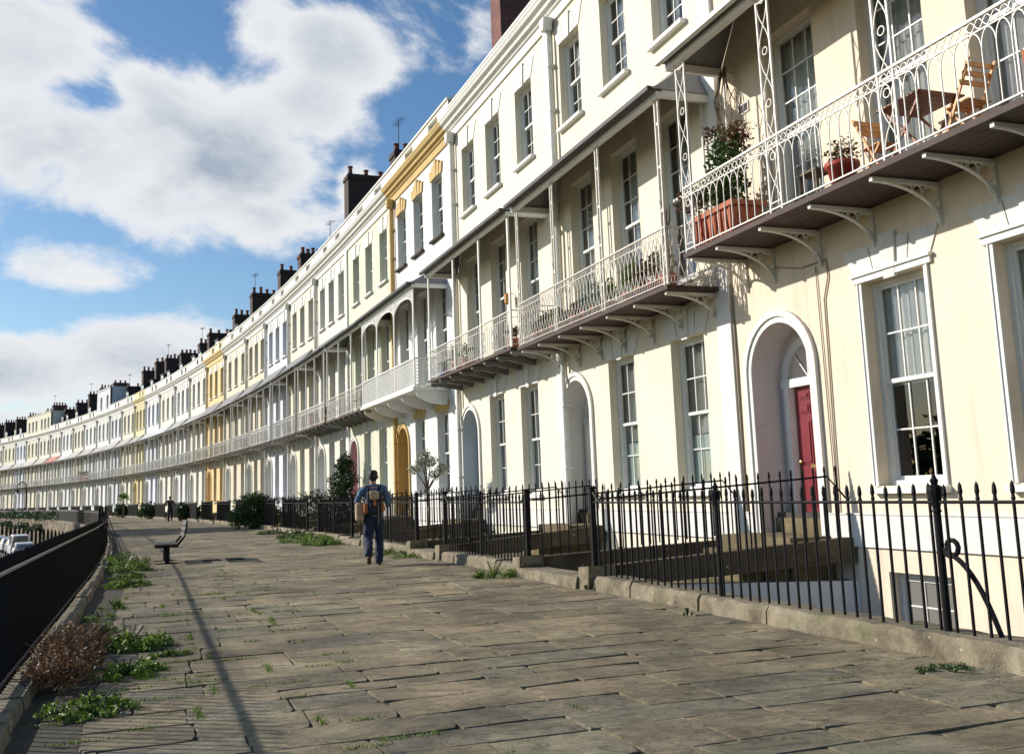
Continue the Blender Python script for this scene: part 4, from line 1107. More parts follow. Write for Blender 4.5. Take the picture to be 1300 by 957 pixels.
# entrance bridges with steps, low stone cheeks and side railings
for i in range(len(HOUSES)):
    g0, g1 = GATES[i]; S0 = SS[i]; w = HOUSES[i][3]; du = ST[i].get('door', 6.0*w/7.5)
    lod = 2 if i < 3 else (1 if i < 8 else 0)
    n0, n1 = (du-(1.42 if i == 0 else 1.28), min(w-.3, du+1.25)); a0, a1 = S0+n0, S0+n1
    root = empty('entrance_bridge', terr((g0+g1)/2, 1.6)); org = Vector(root.location)
    where = ['with the wine red door, nearest', 'of the plant lined cream house', 'of the ivory house with the wall lantern', 'of the mustard trimmed house', 'of the pink door house'][i] if i < 5 else None
    lab = 'stone entrance bridge and steps ' + (where or 'to the '+' '.join(ST[i]['label'].split()[:9]))
    tag(root, ' '.join(lab.split()[:16]), 'bridge', 'entrance bridges over the basement areas')
    def Q(s, o, z): p = terr(s, o, z); return (p[0]-org.x, p[1]-org.y, p[2])
    b = MB()
    # deck (skewed from gate to door)
    def deckz(t): return .03
    def edge(t): return (g0+(a0-g0)*t, g1+(a1-g1)*t)   # t 0 at gate, 1 at wall
    T_ = [0,.33,.66,1.0]
    for k in range(3):
        t0, t1 = T_[k], T_[k+1]; (p0,p1),(q0,q1) = edge(t0), edge(t1); o0, o1 = 2.94*(1-t0), 2.94*(1-t1)
        b.face([Q(p0,o0,.03),Q(p1,o0,.03),Q(q1,o1,.03),Q(q0,o1,.03)])
        for (x,y_) in ((p0,q0),(p1,q1)): b.face([Q(x,o0,.03),Q(x,o0,-2.3),Q(y_,o1,-2.3),Q(y_,o1,.03)], 1)
    b.build('deck', [M['step'], M['recess_b']], root)
    # sill stone at the gate
    b = MB(); b.hexa([Q(g0+.1,3.40,-.03),Q(g0+.1,2.9,-.03),Q(g1-.1,2.9,-.03),Q(g1-.1,3.40,-.03),Q(g0+.1,3.36,.17),Q(g0+.1,2.92,.17),Q(g1-.1,2.92,.15),Q(g1-.1,3.36,.15)])
    b.build('gate_sill', M['kerb'], root)
    b = MB()
    zt = ST[i].get('zt', .6)
    l0, l1 = S0+du-.95, S0+du+.95
    for (o_, z_) in ((1.25,.22),(.95,.41),(.65,zt)):
        e0, e1 = edge(1-o_/2.94); a_, c_ = max(l0, e0+.2), min(l1, e1)
        if c_ < a_+.2: c_ = a_+.9
        b.hexa([Q(a_,o_,.02),Q(l0,.0,.02),Q(l1,.0,.02),Q(c_,o_,.02),Q(a_,o_,z_),Q(l0,.005,z_),Q(l1,.005,z_),Q(c_,o_,z_)])
    b.build('steps', M['step'], root)
    # cheeks
    for (ga, wa, nm) in ((g0, a0, 0), (g1, a1, 1)):
        b = MB(); 
        zc0, zc1 = .30, (.60 if nm == 0 else .50)
        A = [Q(ga-.02,2.9,.0),Q(ga+.2,2.9,.0),Q(wa+.2,.02,.28),Q(wa-.02,.02,.28),Q(ga-.02,2.9,zc0),Q(ga+.2,2.9,zc0),Q(wa+.2,.02,zc1),Q(wa-.02,.02,zc1)]
        b.hexa([A[0],A[3],A[2],A[1],A[4],A[7],A[6],A[5]]); b.build('cheek_wall', M['brownstone'], root)
    if lod:
        for (ga, wa) in ((g0, a0), (g1, a1)):
            b = MB(); n = 22 if lod == 2 else 10; pts = []
            for k in range(1, n+1):
                t = k/(n+.7); p = Q(ga+(wa-ga)*t+.08, 2.94*(1-t)+.05, 0); zb = .28+.3*t; zr = 1.21+.22*t
                spear(b, p[0], p[1], zb, zr+.15, .0125, 5)
            b.build('side_bars', M['iron'], root)
            b = MB(); 
            p0, p1 = Q(ga+.08,2.98,1.22), Q(ga+(wa-ga)*.94+.08,.25,1.42); p2 = Q(ga+(wa-ga)*.99+.08,.03,1.12)
            b.tube([p0,p1,p2], .015, 6); b.build('side_rail', M['iron'], root)

# long railing on the terrace edge: one thing per stretch is not how it stands; it is one continuous railing
LO = 9.92
c = terr(0, LO); root = empty('terrace_edge_railing', c); org = Vector(c)
tag(root, 'long black spear topped railing along the outer terrace edge above the road', 'railing')
b = MB(); s = -9.0; kk = 0
while s < SMAX:
    p = terr(s, LO); near = s < 25
    spear(b, p[0]-org.x, p[1]-org.y, .06, 1.07+random.uniform(-.01,.01), .0095 if near else (.012 if s < 80 else .024), 6 if near else 4)
    s += .122 if s < 30 else (.14 if s < 80 else .10)
b.build('bars', M['iron'], root)
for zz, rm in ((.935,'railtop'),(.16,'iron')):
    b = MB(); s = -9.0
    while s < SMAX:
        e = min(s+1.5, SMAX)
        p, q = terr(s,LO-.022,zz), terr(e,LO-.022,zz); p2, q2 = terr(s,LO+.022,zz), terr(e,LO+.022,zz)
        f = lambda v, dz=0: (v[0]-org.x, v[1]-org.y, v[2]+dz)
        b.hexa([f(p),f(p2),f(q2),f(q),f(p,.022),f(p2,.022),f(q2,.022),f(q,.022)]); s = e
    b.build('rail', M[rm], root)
# raking stays near the bend
for k, ss in enumerate((17.2, 19.4, 22.0)):
    b = MB(); A = terr(ss, LO-.03, 1.18); B_ = terr(ss-.9, LO-.5, .01)
    f = lambda v: (v[0]-org.x, v[1]-org.y, v[2])
    b.tube([f(A), f(B_)], .014, 6); A2 = terr(ss, LO, 0); b.tube([f(A2), (A2[0]-org.x,A2[1]-org.y,1.35)], .03, 6)
    b.build('raking_stay', M['iron'], root)

# ------------------------------------------------------------------ plants
def leaves(b, c, rad, n, size, flat=1.0, shell=.35, up=0.0, m=0):
    """n leaf quads in an ellipsoid, uneven by noise"""
    c = Vector(c)
    k = 0
    while k < n:
        d = Vector((random.gauss(0,1),random.gauss(0,1),random.gauss(0,1))).normalized()
        q = random.random()**shell
        lump = .78+.5*noise.noise(d*2.1+c)
        p = c+Vector((d.x*rad[0],d.y*rad[1],d.z*rad[2]))*q*lump
        if p.z < .01: p.z = .01+random.random()*.03
        a = Vector((random.gauss(0,1),random.gauss(0,1),random.gauss(0,.7)+up)).normalized(); s = size*random.uniform(.6,1.35)
        t = a.orthogonal().normalized(); t = (Matrix.Rotation(random.uniform(0,6.28), 3, a) @ t)
        w2 = t*s*.32; l2 = a*s*.5; bend = t.cross(a)*s*.12
        b.face([p-l2, p-w2+bend, p+l2, p+w2+bend], m)
        k += 1
def stems(b, base, tips, r=.02):
    for t in tips:
        base = Vector(base); t = Vector(t); mid = base.lerp(t,.5)+Vector((random.uniform(-.1,.1),random.uniform(-.1,.1),.05))*(t-base).length
        b.tube([base,mid,t], [r,r*.7,r*.3], 5)
def plant(name, x, y, z, label, cat, blobs, mat, size=.06, stem=True, group=None, sr=.02, mat2=None):
    root = empty(name, (x,y,z)); tag(root, label, cat, group)
    b = MB()
    for (cx,cy,cz,rx,ry,rz,n) in blobs: leaves(b, (cx,cy,cz), (rx,ry,rz), n, size)
    b.build('foliage', M[mat], root)
    if stem:
        s_ = MB(); stems(s_, (0,0,0), [(q[0],q[1],q[2]) for q in blobs], sr); s_.build('stem', M['bark'], root)
    return root
def weed(x, y, r, label, mat='leafbright', n=260, h=.25, size=.055, name='weed'):
    root = empty(name, (x,y,.01)); tag(root, label, 'plant', 'weeds growing from the paving joints')
    b = MB()
    size *= .58; n = int(n*1.7)
    for k in range(max(2,int(n/45))):
        a = random.uniform(0,6.28); q = random.random()**.6*r*1.1; hh = h*random.uniform(.35,1.0)*(1.1-.6*q/r)
        leaves(b, (q*math.cos(a), q*math.sin(a), hh*.35), (r*.26,r*.26,hh*.65), 45, size*random.uniform(.7,1.3), up=.4)
    b.build('foliage', M[mat], root); s_ = MB()
    for k in range(6):
        a = random.uniform(0,6.28); s_.tube([(0,0,0),(r*.4*math.cos(a),r*.4*math.sin(a),h*.7)], .006, 4)
    s_.build('stem', M['leafdark'], root)
random.seed(21)
plant('round_bush', -12.35, 47.3, 0, 'big round glossy green bush bulging over the kerb', 'bush', [(0,0,.8,1.25,.95,.9,2600),(.7,.2,.65,.8,.7,.65,1100),(-.7,-.2,.55,.7,.7,.6,900),(.1,0,1.35,.75,.6,.5,900)], 'leaf', .11, sr=.05)
plant('clipped_conifer', -7.35, 41.9, -.3, 'tall dark green conifer shrub rising behind the railings', 'shrub', [(0,0,1.2,1.0,.9,1.3,3600),(.1,0,2.3,.72,.7,.8,2600),(.15,0,3.0,.48,.45,.55,1400)], 'leafdark', .09, sr=.06)
plant('low_hedge', -9.2, 45.4, 0, 'low dark rounded shrub beyond the conifer', 'shrub', [(0,0,1.1,.9,.7,.75,1100)], 'leafdark', .10)
root = empty('silver_tree', (-2.5, 28.2, .35)); root.scale = (.74,.74,.74); tag(root, 'small pale leaved standard tree with a bare forked stem behind the railings', 'tree')
b = MB(); FK = [(.1,0,2.55),(-.5,0,2.3),(.55,.1,2.3),(-.1,0,2.85),(.3,0,2.1),(-.25,.1,2.6)]
for (cx,cy,cz),(r_,n_) in zip(FK, ((.40,330),(.34,230),(.34,230),(.30,170),(.32,200),(.32,210))): leaves(b, (cx,cy,cz), (r_,r_,r_*.8), n_, .085)
b.build('foliage', M['leafpale'], root)
b = MB(); b.tube([(0,0,0),(.03,0,.8),(-.02,0,1.5)], [.05,.045,.04], 7)
for q in FK: b.tube([(-.02,0,1.5),(q[0]*.5,q[1]*.5,1.5+(q[2]-1.5)*.55),q], [.035,.022,.008], 5)
b.build('stem', M['bark'], root)
plant('area_ivy', -1.2, 23.6, -.1, 'dark leafy ground shrub with pale flowers behind the railing of the ivory house', 'shrub', [(0,0,.25,1.5,.8,.35,1400),(.9,-.9,.25,.9,.7,.3,600)], 'leafdark', .09, stem=True)
weed(-.42, 16.30, .34, 'dense green weed clump against the kerb end at the first gate', 'leafbright', 700, .38, .06)
weed(.95, 13.9, .12, 'small weed at the foot of the near gate stone', 'leafbright', 120, .2, .05)
weed(3.02, 7.3, .20, 'low weed tuft at the foot of the nearest kerb', 'leaf', 260, .08, .035)
weed(1.75, 10.85, .05, 'tiny weed sprouting halfway along the nearest kerb', 'leaf', 60, .12, .03)
weed(-2.45, 22.2, .42, 'yellow green weeds along the kerb just past the walking man', 'leafbright', 700, .2, .055)
weed(-3.05, 23.6, .35, 'yellow green weeds at the kerb corner behind the walking man', 'leafbright', 500, .22, .055)
weed(-5.6, 29.2, .6, 'tall bright weeds spreading on the flags by the man', 'leafbright', 1000, .4, .09)
weed(-6.6, 31.8, .8, 'broad patch of bright weeds against the kerb', 'leafbright', 1400, .45, .10)
weed(-7.6, 34.6, .6, 'weeds climbing the kerb toward the round bush', 'leaf', 900, .6, .10)
weed(-9.6, 39.5, .6, 'low weeds at the kerb before the round bush', 'leaf', 600, .3, .10)
# left edge weeds
LW = [(3.9,9.12,.36,'largest bright green weed clump beside the dead brown shrub',1300,.30,.07),(2.3,9.1,.30,'green weed clump on the near side of the dead shrub',800,.2,.06),(3.1,8.75,.18,'small creeping weed beside the largest clump',300,.1,.05),
      (.9,9.3,.3,'weed clump nearest the camera at the coping',700,.16,.06),(5.4,9.45,.25,'dark weeds in the dirt strip just past the dead shrub',500,.16,.06),(6.8,9.5,.2,'little weeds at the coping foot beyond the dead shrub',300,.14,.05),(8.0,9.35,.2,'sparse weed in the dirt strip between coping and flags',260,.16,.06),(11.8,9.3,.38,'green weed clump nearer the bench, over the coping',800,.26,.07),(13.6,9.3,.3,'weed patch against the coping short of the bench',600,.25,.07),
      (16.0,9.4,.5,'tall weeds below the raking stays',1000,.45,.08),(18.6,9.45,.5,'weeds behind the stays near the bend',700,.5,.08)]
for (s, o, r, lb, n, h, sz) in LW:
    p = terr(s, o); weed(p[0], p[1], r, lb, 'leafbright', n, h, sz)
# moss and grass in the joints: nobody could count it
b = MB(); random.seed(33)
for k in range(150):
    s = random.uniform(-3, 17); o = 9.5-random.random()**2*2.6
    if random.random() < .45: o = random.choice((9.3,8.6,8.0,7.6))+random.uniform(-.1,.1)
    along = random.random() < .75
    ln = random.uniform(.1,.45)
    for q in range(int(ln*230)):
        t = random.uniform(-ln,ln)*.5
        p = Vector(terr(s+(0 if along else t)+random.gauss(0,.016), o+(t if along else 0)+random.gauss(0,.016), .012))
        a = random.uniform(0,6.28); h = random.uniform(.008,.03); dx = Vector((math.cos(a),math.sin(a),0))*.005
        b.face([p-dx, p+dx, p+Vector((random.uniform(-.012,.012),random.uniform(-.012,.012),h))])
for k in range(60):
    s = random.uniform(-3, 14); o = random.uniform(4,9.3); along = random.random() < .6; ln = random.uniform(.05,.3)
    for q in range(int(ln*160)):
        t = random.uniform(-ln,ln)*.5; p = Vector(terr(s+(0 if along else t)+random.gauss(0,.01), o+(t if along else 0)+random.gauss(0,.01), .012))
        a = random.uniform(0,6.28); h = random.uniform(.006,.018); dx = Vector((math.cos(a),math.sin(a),0))*.0045
        b.face([p-dx, p+dx, p+Vector((random.uniform(-.01,.01),random.uniform(-.01,.01),h))])
tag(b.build('grass', M['leafbright']), 'thin grass and moss in the paving joints', 'grass', kind='stuff')
# dead brown shrub
p = terr(3.0, 9.66); root = empty('dead_shrub', (p[0],p[1],.08)); tag(root, 'dead rust brown shrub sprawling over the coping by the railing', 'shrub')
b = MB()
for k in range(620):
    sh = random.uniform(-1.5,1.5); e0 = Vector((-.345,.939,0))*sh; a = random.uniform(0,6.28)
    base = e0+Vector((random.uniform(-.1,.22),random.uniform(-.1,.1),0)); l = random.uniform(.06,.25)*(1.1-.4*abs(sh))
    tip = base+Vector((math.cos(a)*.22+.06,math.sin(a)*.22,l)); mid = base.lerp(tip,.5)+Vector((random.uniform(-.05,.05),random.uniform(-.05,.05),.03))
    b.tube([base,mid,tip], [.004,.003,.0015], 3)
b.build('twigs', M['dead'], root)
b = MB()
for sh in (-1.1,-.5,0,.45,1.0): leaves(b, (-.345*sh+.08,.939*sh,.06), (.34,.32,.18), 1000, .032)
b.build('foliage', M['dead'], root)

# tree outside the picture whose crown throws the long shade across the far flags
def big_tree(x, y, z, h, label):
    root = empty('broadleaf_tree', (x,y,z)); tag(root, label, 'tree')
    t = MB(); t.tube([(0,0,0),(.1,0,h*.3),(0,.1,h*.55),(.1,.1,h*.9)], [.4,.3,.2,.05], 10)
    bl = []
    for k in range(9):
        a = k*2.4; r = h*.15; zz = h*(.52+.36*k/9); e = (r*math.cos(a),r*math.sin(a),zz); bl.append(e); t.tube([(0,0,zz*.7),(e[0]*.5,e[1]*.5,zz*.88),e],[.12,.08,.03],6)
    t.build('trunk', M['bark'], root)
    b = MB()
    for e in bl: leaves(b, e, (h*.17,h*.17,h*.13), 1500, .55)
    leaves(b, (0,0,h*.92), (h*.15,h*.15,h*.1), 500, .28)
    b.build('crown', M['leaf'], root)
big_tree(-38.0, 54.2, -3.1, 18.0, 'broadleaf tree across the lower road, shading the far flags')
big_tree(-56, 79, -3.1, 17.0, 'second broadleaf tree farther along the lower road')

# unseen tree belt, added so the window glass reflects something darker
b = MB(); random.seed(77)
for k in range(60):
    a = k/59; leaves(b, (-70-70*math.sin(a*3.1)-random.uniform(0,25), -150+330*a*.62, 2+random.uniform(-2,2)), (9,9,random.uniform(4,7.5)), 150, 1.9)
for q in range(len(b.v)): b.v[q] = (b.v[q][0], b.v[q][1], b.v[q][2]-1)
tag(b.build('reflection_tree_belt', M['leafdark']), 'unseen tree belt beyond the lower road, added to darken window reflections', 'reflection_trees', kind='stuff')

# balcony plants and furniture (house A and B local frames)
def hl(i, u, y, z):
    x0, y0, hd, w = HOUSES[i]; a = R(hd); return (x0+math.cos(a)*u-math.sin(a)*y, y0+math.sin(a)*u+math.cos(a)*y, z)
def at_house(name, i, u, y, z, label, cat, group=None, rz=0):
    o = empty(name, hl(i,u,y,z), R(HOUSES[i][2])+rz); tag(o, label, cat, group); return o
random.seed(41)
# big planter box with shrub on A
o = at_house('planter_box', 0, 6.1, .62, 5.0, 'large terracotta planter box with a bushy shrub at the far end of the nearest balcony', 'planter')
b = MB()
b.hexa([(-.5,-.22,0),(.5,-.22,0),(.5,.22,0),(-.5,.22,0),(-.56,-.26,.5),(.56,-.26,.5),(.56,.26,.5),(-.56,.26,.5)]); b.box(-.60,.60,-.30,.30,.46,.54)
for q in range(8): b.box(-.5+.14*q,-.47+.14*q,.25,.275,.02,.46)
b.build('box', M['terracotta'], o)
b = MB(); leaves(b,(.05,0,.95),(.72,.36,.45),1500,.075); leaves(b,(-.1,0,1.4),(.52,.33,.42),900,.075); b.build('foliage', M['leaf'], o)
b = MB(); leaves(b,(.8,.12,.9),(.42,.3,.3),520,.065); leaves(b,(-.35,0,1.65),(.38,.28,.25),450,.06); leaves(b,(.15,0,1.75),(.3,.25,.28),300,.06); b.build('red_foliage', M['leafred'], o)
b = MB(); stems(b,(0,0,.45),[(0,0,1.2),(-.2,0,1.7),(.5,0,.9),(.2,0,1.8)],.018); b.build('stem', M['bark'], o)
o = at_house('flower_pot', 0, 3.25, .72, 5.02, 'red round pot of dried flowers on the nearest balcony', 'pot')
b = MB(); b.lathe(0,0,[(.13,0),(.19,.26),(.22,.27),(.22,.33),(.19,.33),(.18,.29)],14); b.sm = True; b.build('pot', M['redpot'], o)
b = MB(); leaves(b,(0,0,.45),(.26,.24,.2),260,.05); b.build('foliage', M['leafred'], o); b = MB(); leaves(b,(-.05,0,.5),(.3,.25,.22),140,.05); b.build('dry_foliage', M['leafpale'], o)
o = at_house('wooden_stool', 0, 3.85, .66, 5.0, 'small weathered wooden stool beside the red pot', 'stool')
b = MB(); b.box(-.2,.2,-.16,.16,.40,.43); b.build('seat', M['kerb'], o)
for sx in (-1,1):
    for sy in (-1,1):
        b = MB(); b.box(sx*.17-.02,sx*.17+.02,sy*.13-.02,sy*.13+.02,0,.40); b.build('leg', M['kerb'], o)
def folding_chair(i, u, y, z, rz, label):
    o = at_house('folding_chair', i, u, y, z, label, 'chair', 'wooden folding chairs on the nearest balcony', rz); o.scale = (.86,.86,.86)
    # local: faces +x, seat .46 high
    b = MB()
    for q in range(6): b.box(-.20+.07*q,-.20+.07*q+.05,-.20,.20,.45,.468)
    b.build('seat', M['wood'], o)
    for sy in (-1,1):
        b = MB(); y0 = sy*.21; b.hexa([(.22,y0-.012,0),(.26,y0-.012,0),(.26,y0+.012,0),(.22,y0+.012,0),(-.32,y0-.012,.95),(-.28,y0-.012,.95),(-.28,y0+.012,.95),(-.32,y0+.012,.95)]); b.build('leg', M['wood'], o)
        b = MB(); y0 = sy*.18; b.hexa([(-.26,y0-.012,0),(-.22,y0-.012,0),(-.22,y0+.012,0),(-.26,y0+.012,0),(.18,y0-.012,.46),(.22,y0-.012,.46),(.22,y0+.012,.46),(.18,y0+.012,.46)]); b.build('leg', M['wood'], o)
    b = MB()
    for zz in (.66,.76,.86):
        t = zz/.95; x = .24-.54*t; b.box(x-.012,x+.01,-.23,.23,zz,zz+.065)
    b.build('backrest', M['wood'], o)
folding_chair(0, 1.32, .55, 5.0, 0, 'wooden folding chair on the near side of the balcony table')
folding_chair(0, 2.72, .55, 5.0, PI, 'wooden folding chair on the far side of the balcony table')
o = at_house('folding_table', 0, 2.08, .5, 5.0, 'square reddish wooden table between two folding chairs', 'table')
b = MB()
for q in range(7): b.box(-.36+.104*q,-.36+.104*q+.095,-.34,.34,.70,.72)
b.build('tabletop', M['darkwood'], o)
for sy in (-1,1):
    for s in (-1,1):
        b = MB(); y0 = sy*.26; b.hexa([(-s*.32-.02,y0-.012,0),(-s*.32+.02,y0-.012,0),(-s*.32+.02,y0+.012,0),(-s*.32-.02,y0+.012,0),(s*.3-.02,y0-.012,.70),(s*.3+.02,y0-.012,.70),(s*.3+.02,y0+.012,.70),(s*.3-.02,y0+.012,.70)]); b.build('leg', M['darkwood'], o)
o = at_house('terracotta_trough', 0, -.1, .72, 5.0, 'plain tan planter trough at the near end of the balcony', 'planter')
b = MB(); b.hexa([(-.3,-.18,0),(.3,-.18,0),(.3,.18,0),(-.3,.18,0),(-.34,-.2,.5),(.34,-.2,.5),(.34,.2,.5),(-.34,.2,.5)]); b.build('trough', M['wood2'] if 'wood2' in M else M['terracotta'], o)
b = MB(); leaves(b,(0,0,.6),(.3,.18,.15),160,.06); b.build('foliage', M['leaf'], o)

PB = [ # u, colour, height, label
 (.45,'leafpale',.62,'silver white leafed plant at the near end of the plant lined balcony','terracotta'),
 (.85,'leafred',.60,'large copper leaved plant next to the silver white one','redpot'),
 (1.35,'dead',.52,'bronze grass in a pot beside the copper plant','terracotta'),
 (1.8,'leafbright',.62,'bright green sprawling plant behind the interlaced rail','terracotta'),
 (2.7,'leafbright',.50,'lime green plant beyond the second column','terracotta'),
 (3.2,'leafblue',.55,'large blue green agave like plant on the balcony','terracotta'),
 (3.75,'leafblue',.42,'smaller blue green plant beside the agave like one','redpot'),
 (4.3,'leafred',.36,'low dark red plant at the balcony middle','redpot'),
 (4.95,'leafred',.30,'low reddish plant past the third column','redpot'),
 (5.4,'leafbright',.42,'yellow green plant near the far balcony end','terracotta'),
 (5.95,'leafdark',.45,'dark green plant near the far balcony end','terracotta'),
 (6.4,'leafred',.32,'rusty red plant at the far balcony corner','terracotta')]
for (u, mt, h, lb, pm) in PB:
    o = at_house('potted_plant', 1, u, .70, 4.63, lb, 'plant', 'potted plants on the cream house balcony')
    b = MB(); b.lathe(0,0,[(.10,0),(.15,.2),(.17,.21),(.17,.25),(.14,.25)],12); b.sm = True; b.build('pot', M[pm], o)
    b = MB(); leaves(b,(0,0,.22+h*.5),(.25,.2,h*.55),340,.075,up=.5); b.build('foliage', M[mt], o)
o = at_house('bare_branch_plant', 1, .18, .8, 4.63, 'tall bare forked cactus like plant at the balcony corner', 'plant', None)
b = MB(); b.lathe(0,0,[(.10,0),(.14,.2),(.15,.24),(.12,.24)],12); b.build('pot', M['terracotta'], o)
b = MB(); b.tube([(0,0,.2),(.02,0,.8),(-.03,0,1.35)],[.03,.025,.012],6); b.tube([(.02,0,.9),(.15,0,1.1),(.16,0,1.3)],[.02,.018,.01],6); b.tube([(0,0,1.0),(-.13,0,1.15),(-.15,0,1.4)],[.018,.015,.008],6); b.tube([(0,0,.75),(.13,0,.9)],[.018,.01],6); b.build('stem', M['leafdark'], o)
o = at_house('bare_creeper', 0, 6.6, .15, 6.6, 'bare dark creeper stems hanging from the canopy corner', 'plant')
b = MB()
for k in range(14):
    b.tube([(random.uniform(-.1,.15),.05,1.5),(random.uniform(-.2,.2),random.uniform(0,.15),1.0),(random.uniform(-.25,.2),random.uniform(0,.2),.2+random.random()*.4)], [.008,.006,.003], 4)
b.build('stem', M['bark'], o)
# things on the ivory and pink door balconies
for (i,u,mt,h,pm,lb) in ((2,6.9,'leafblue',.2,'bluepot','small blue pot at the far end of the ivory house balcony'),(2,5.6,'leafbright',.45,'terracotta','leafy pot plant on the ivory house balcony, nearer its far end'),(2,4.6,'leafbright',.4,'terracotta','leafy pot plant at the middle of the ivory house balcony'),(2,1.1,'leafred',.3,'terracotta','reddish pot plant at the near end of the ivory house balcony'),
                        (5,4.2,'leafred',.15,'redpot','tall red planter on the balcony past the pink door house'),(5,1.4,'leafdark',.5,'terracotta','dark bushy plant on the balcony past the pink door house')):
    o = at_house('potted_plant', i, u, .7, 4.72, lb, 'plant')
    k = 1.7 if pm == 'redpot' else 1
    b = MB(); b.lathe(0,0,[(.12,0),(.17,.22*k),(.19,.23*k),(.19,.28*k),(.15,.28*k)],12)
    if pm not in M: M[pm] = simple('blue_glazed_pot', (.05,.12,.35), .4)
    b.build('pot', M[pm], o); b = MB(); leaves(b,(0,0,.3*k+h*.5),(.26,.22,h*.6),260,.08,up=.4); b.build('foliage', M[mt], o)
def cafe_chair(i, u, y, rz, lb):
    o = at_house('metal_chair', i, u, y, 4.72, lb, 'chair', 'dark metal chairs on the balconies', rz)
    b = MB(); b.box(-.2,.2,-.2,.2,.44,.46); b.build('seat', M['iron'], o)
    for sx in (-1,1):
        for sy in (-1,1):
            b = MB(); b.tube([(sx*.2,sy*.2,0),(sx*.18,sy*.18,.45)], .012, 5); b.build('leg', M['iron'], o)
    b = MB(); b.tube([(-.2,-.2,.45),(-.26,-.2,.85),(-.26,.2,.85),(-.2,.2,.45)], .013, 5)
    for q in range(5): b.tube([(-.21,-.16+.08*q,.47),(-.26,-.16+.08*q,.85)], .008, 4)
    b.build('backrest', M['iron'], o)
cafe_chair(4, 2.0, .6, 0, 'dark metal chair near the white lace balcony'); cafe_chair(4, 3.4, .6, PI, 'dark metal chair facing back toward the white lace balcony')
cafe_chair(2, 6.2, .6, 0, 'dark metal chair on the ivory house balcony')
# small plants on far balconies (house 19)
for q, u in enumerate((.9,2.2,3.6,5.2)):
    o = at_house('potted_plant', 19, u, .85, 4.7, 'dark bushy pot plant on the far planted balcony', 'plant', 'pot plants on the far balcony')
    b = MB(); leaves(b,(0,0,.85),(.38,.3,.42),130,.16); b.build('foliage', M['leafdark' if q%2 else 'leafred'], o)
    b = MB(); b.lathe(0,0,[(.15,0),(.2,.4)],8); b.build('pot', M['terracotta'], o)
# hedges and shrubs in far front areas
for (s, o_, r, h, lb) in ((88,3.6,1.0,1.5,'dark ivy mass on the railing two houses beyond the deep yellow one'),(104,3.5,.9,1.4,'dark shrub on the far railing before the lemon yellow house'),(70,3.2,.9,1.3,'dark shrub at the far side of the deep yellow house railing'),
                        (150,9.2,2.2,1.3,'dark hedge mass on the far terrace edge'),(170,9.0,2.4,1.3,'dark hedge mass farthest along the terrace edge'),(135,9.3,2.0,1.2,'dark shrubs on the terrace edge before the lamp')):
    p = terr(s, o_); plant('dark_shrub', p[0], p[1], 0, lb, 'shrub', [(0,0,h*.5,r,r*.8,h*.55,700),(.5*r,.6*r,h*.45,r*.7,r*.7,h*.45,400)], 'leafdark', .22)
for q, s in enumerate(range(98, 205, 14)):
    p = terr(s, 9.55); bl = []
    for e in range(5):
        t = terr(s+2.8*e, 9.5+random.uniform(-.1,.1)); bl.append((t[0]-p[0], t[1]-p[1], .45+random.uniform(-.1,.12), 2.0, 2.0*.9, .62, 260))
    plant('hedge', p[0], p[1], 0, 'dark hedge stretch inside the far terrace edge railing, %s from the bend' % ('nearest','second','third','fourth','fifth','sixth','seventh','farthest')[q], 'hedge', bl, 'leafdark', .24, stem=False, group='hedge stretches along the far terrace edge')
for (s, zz, r, lb) in ((112,-1.0,1.4,'ivy clump hanging over the vault wall, nearest'),(124,-.9,1.8,'ivy clump hanging over the vault wall, broad and dark'),(139,-.8,2.0,'ivy clump hanging over the vault wall, below the lamp'),(155,-.9,2.0,'ivy clump hanging over the vault wall, farthest')):
    p = terr(s, 10.5); plant('ivy', p[0], p[1], zz, lb, 'ivy', [(0,0,0,r,r,.8,900),(r*.8,-r*.8,.2,r*.7,r*.7,.6,500)], 'leafdark', .2, stem=False)
p = terr(98, 4.2); root = empty('cordyline', (p[0],p[1],0)); tag(root, 'small spiky palm like plant by the far railing', 'plant')
b = MB()
for k in range(70):
    a = random.uniform(0,6.28); e = random.uniform(-.2,1.2); l = .75; d = Vector((math.cos(a)*math.cos(e),math.sin(a)*math.cos(e),math.sin(e))); s_ = d.cross(Vector((0,0,1))).normalized()*.03; c0 = Vector((0,0,1.9))
    b.face([c0-s_, c0+s_, c0+d*l*.6+s_, c0+d*l+Vector((0,0,-.1)), c0+d*l*.6-s_])
b.build('foliage', M['leafbright'], root); b = MB(); b.tube([(0,0,0),(.03,0,1.9)], [.07,.05], 7); b.build('trunk', M['bark'], root)

# ------------------------------------------------------------------ bench
hb = head(17)
M['benchwood'] = simple('black_brown_bench_wood', (.035,.026,.02), .6, .3, 12, .004)
root = empty('park_bench', (-7.95,22.9,0), hb); tag(root, 'dark bench seen end on, facing the railing', 'bench')
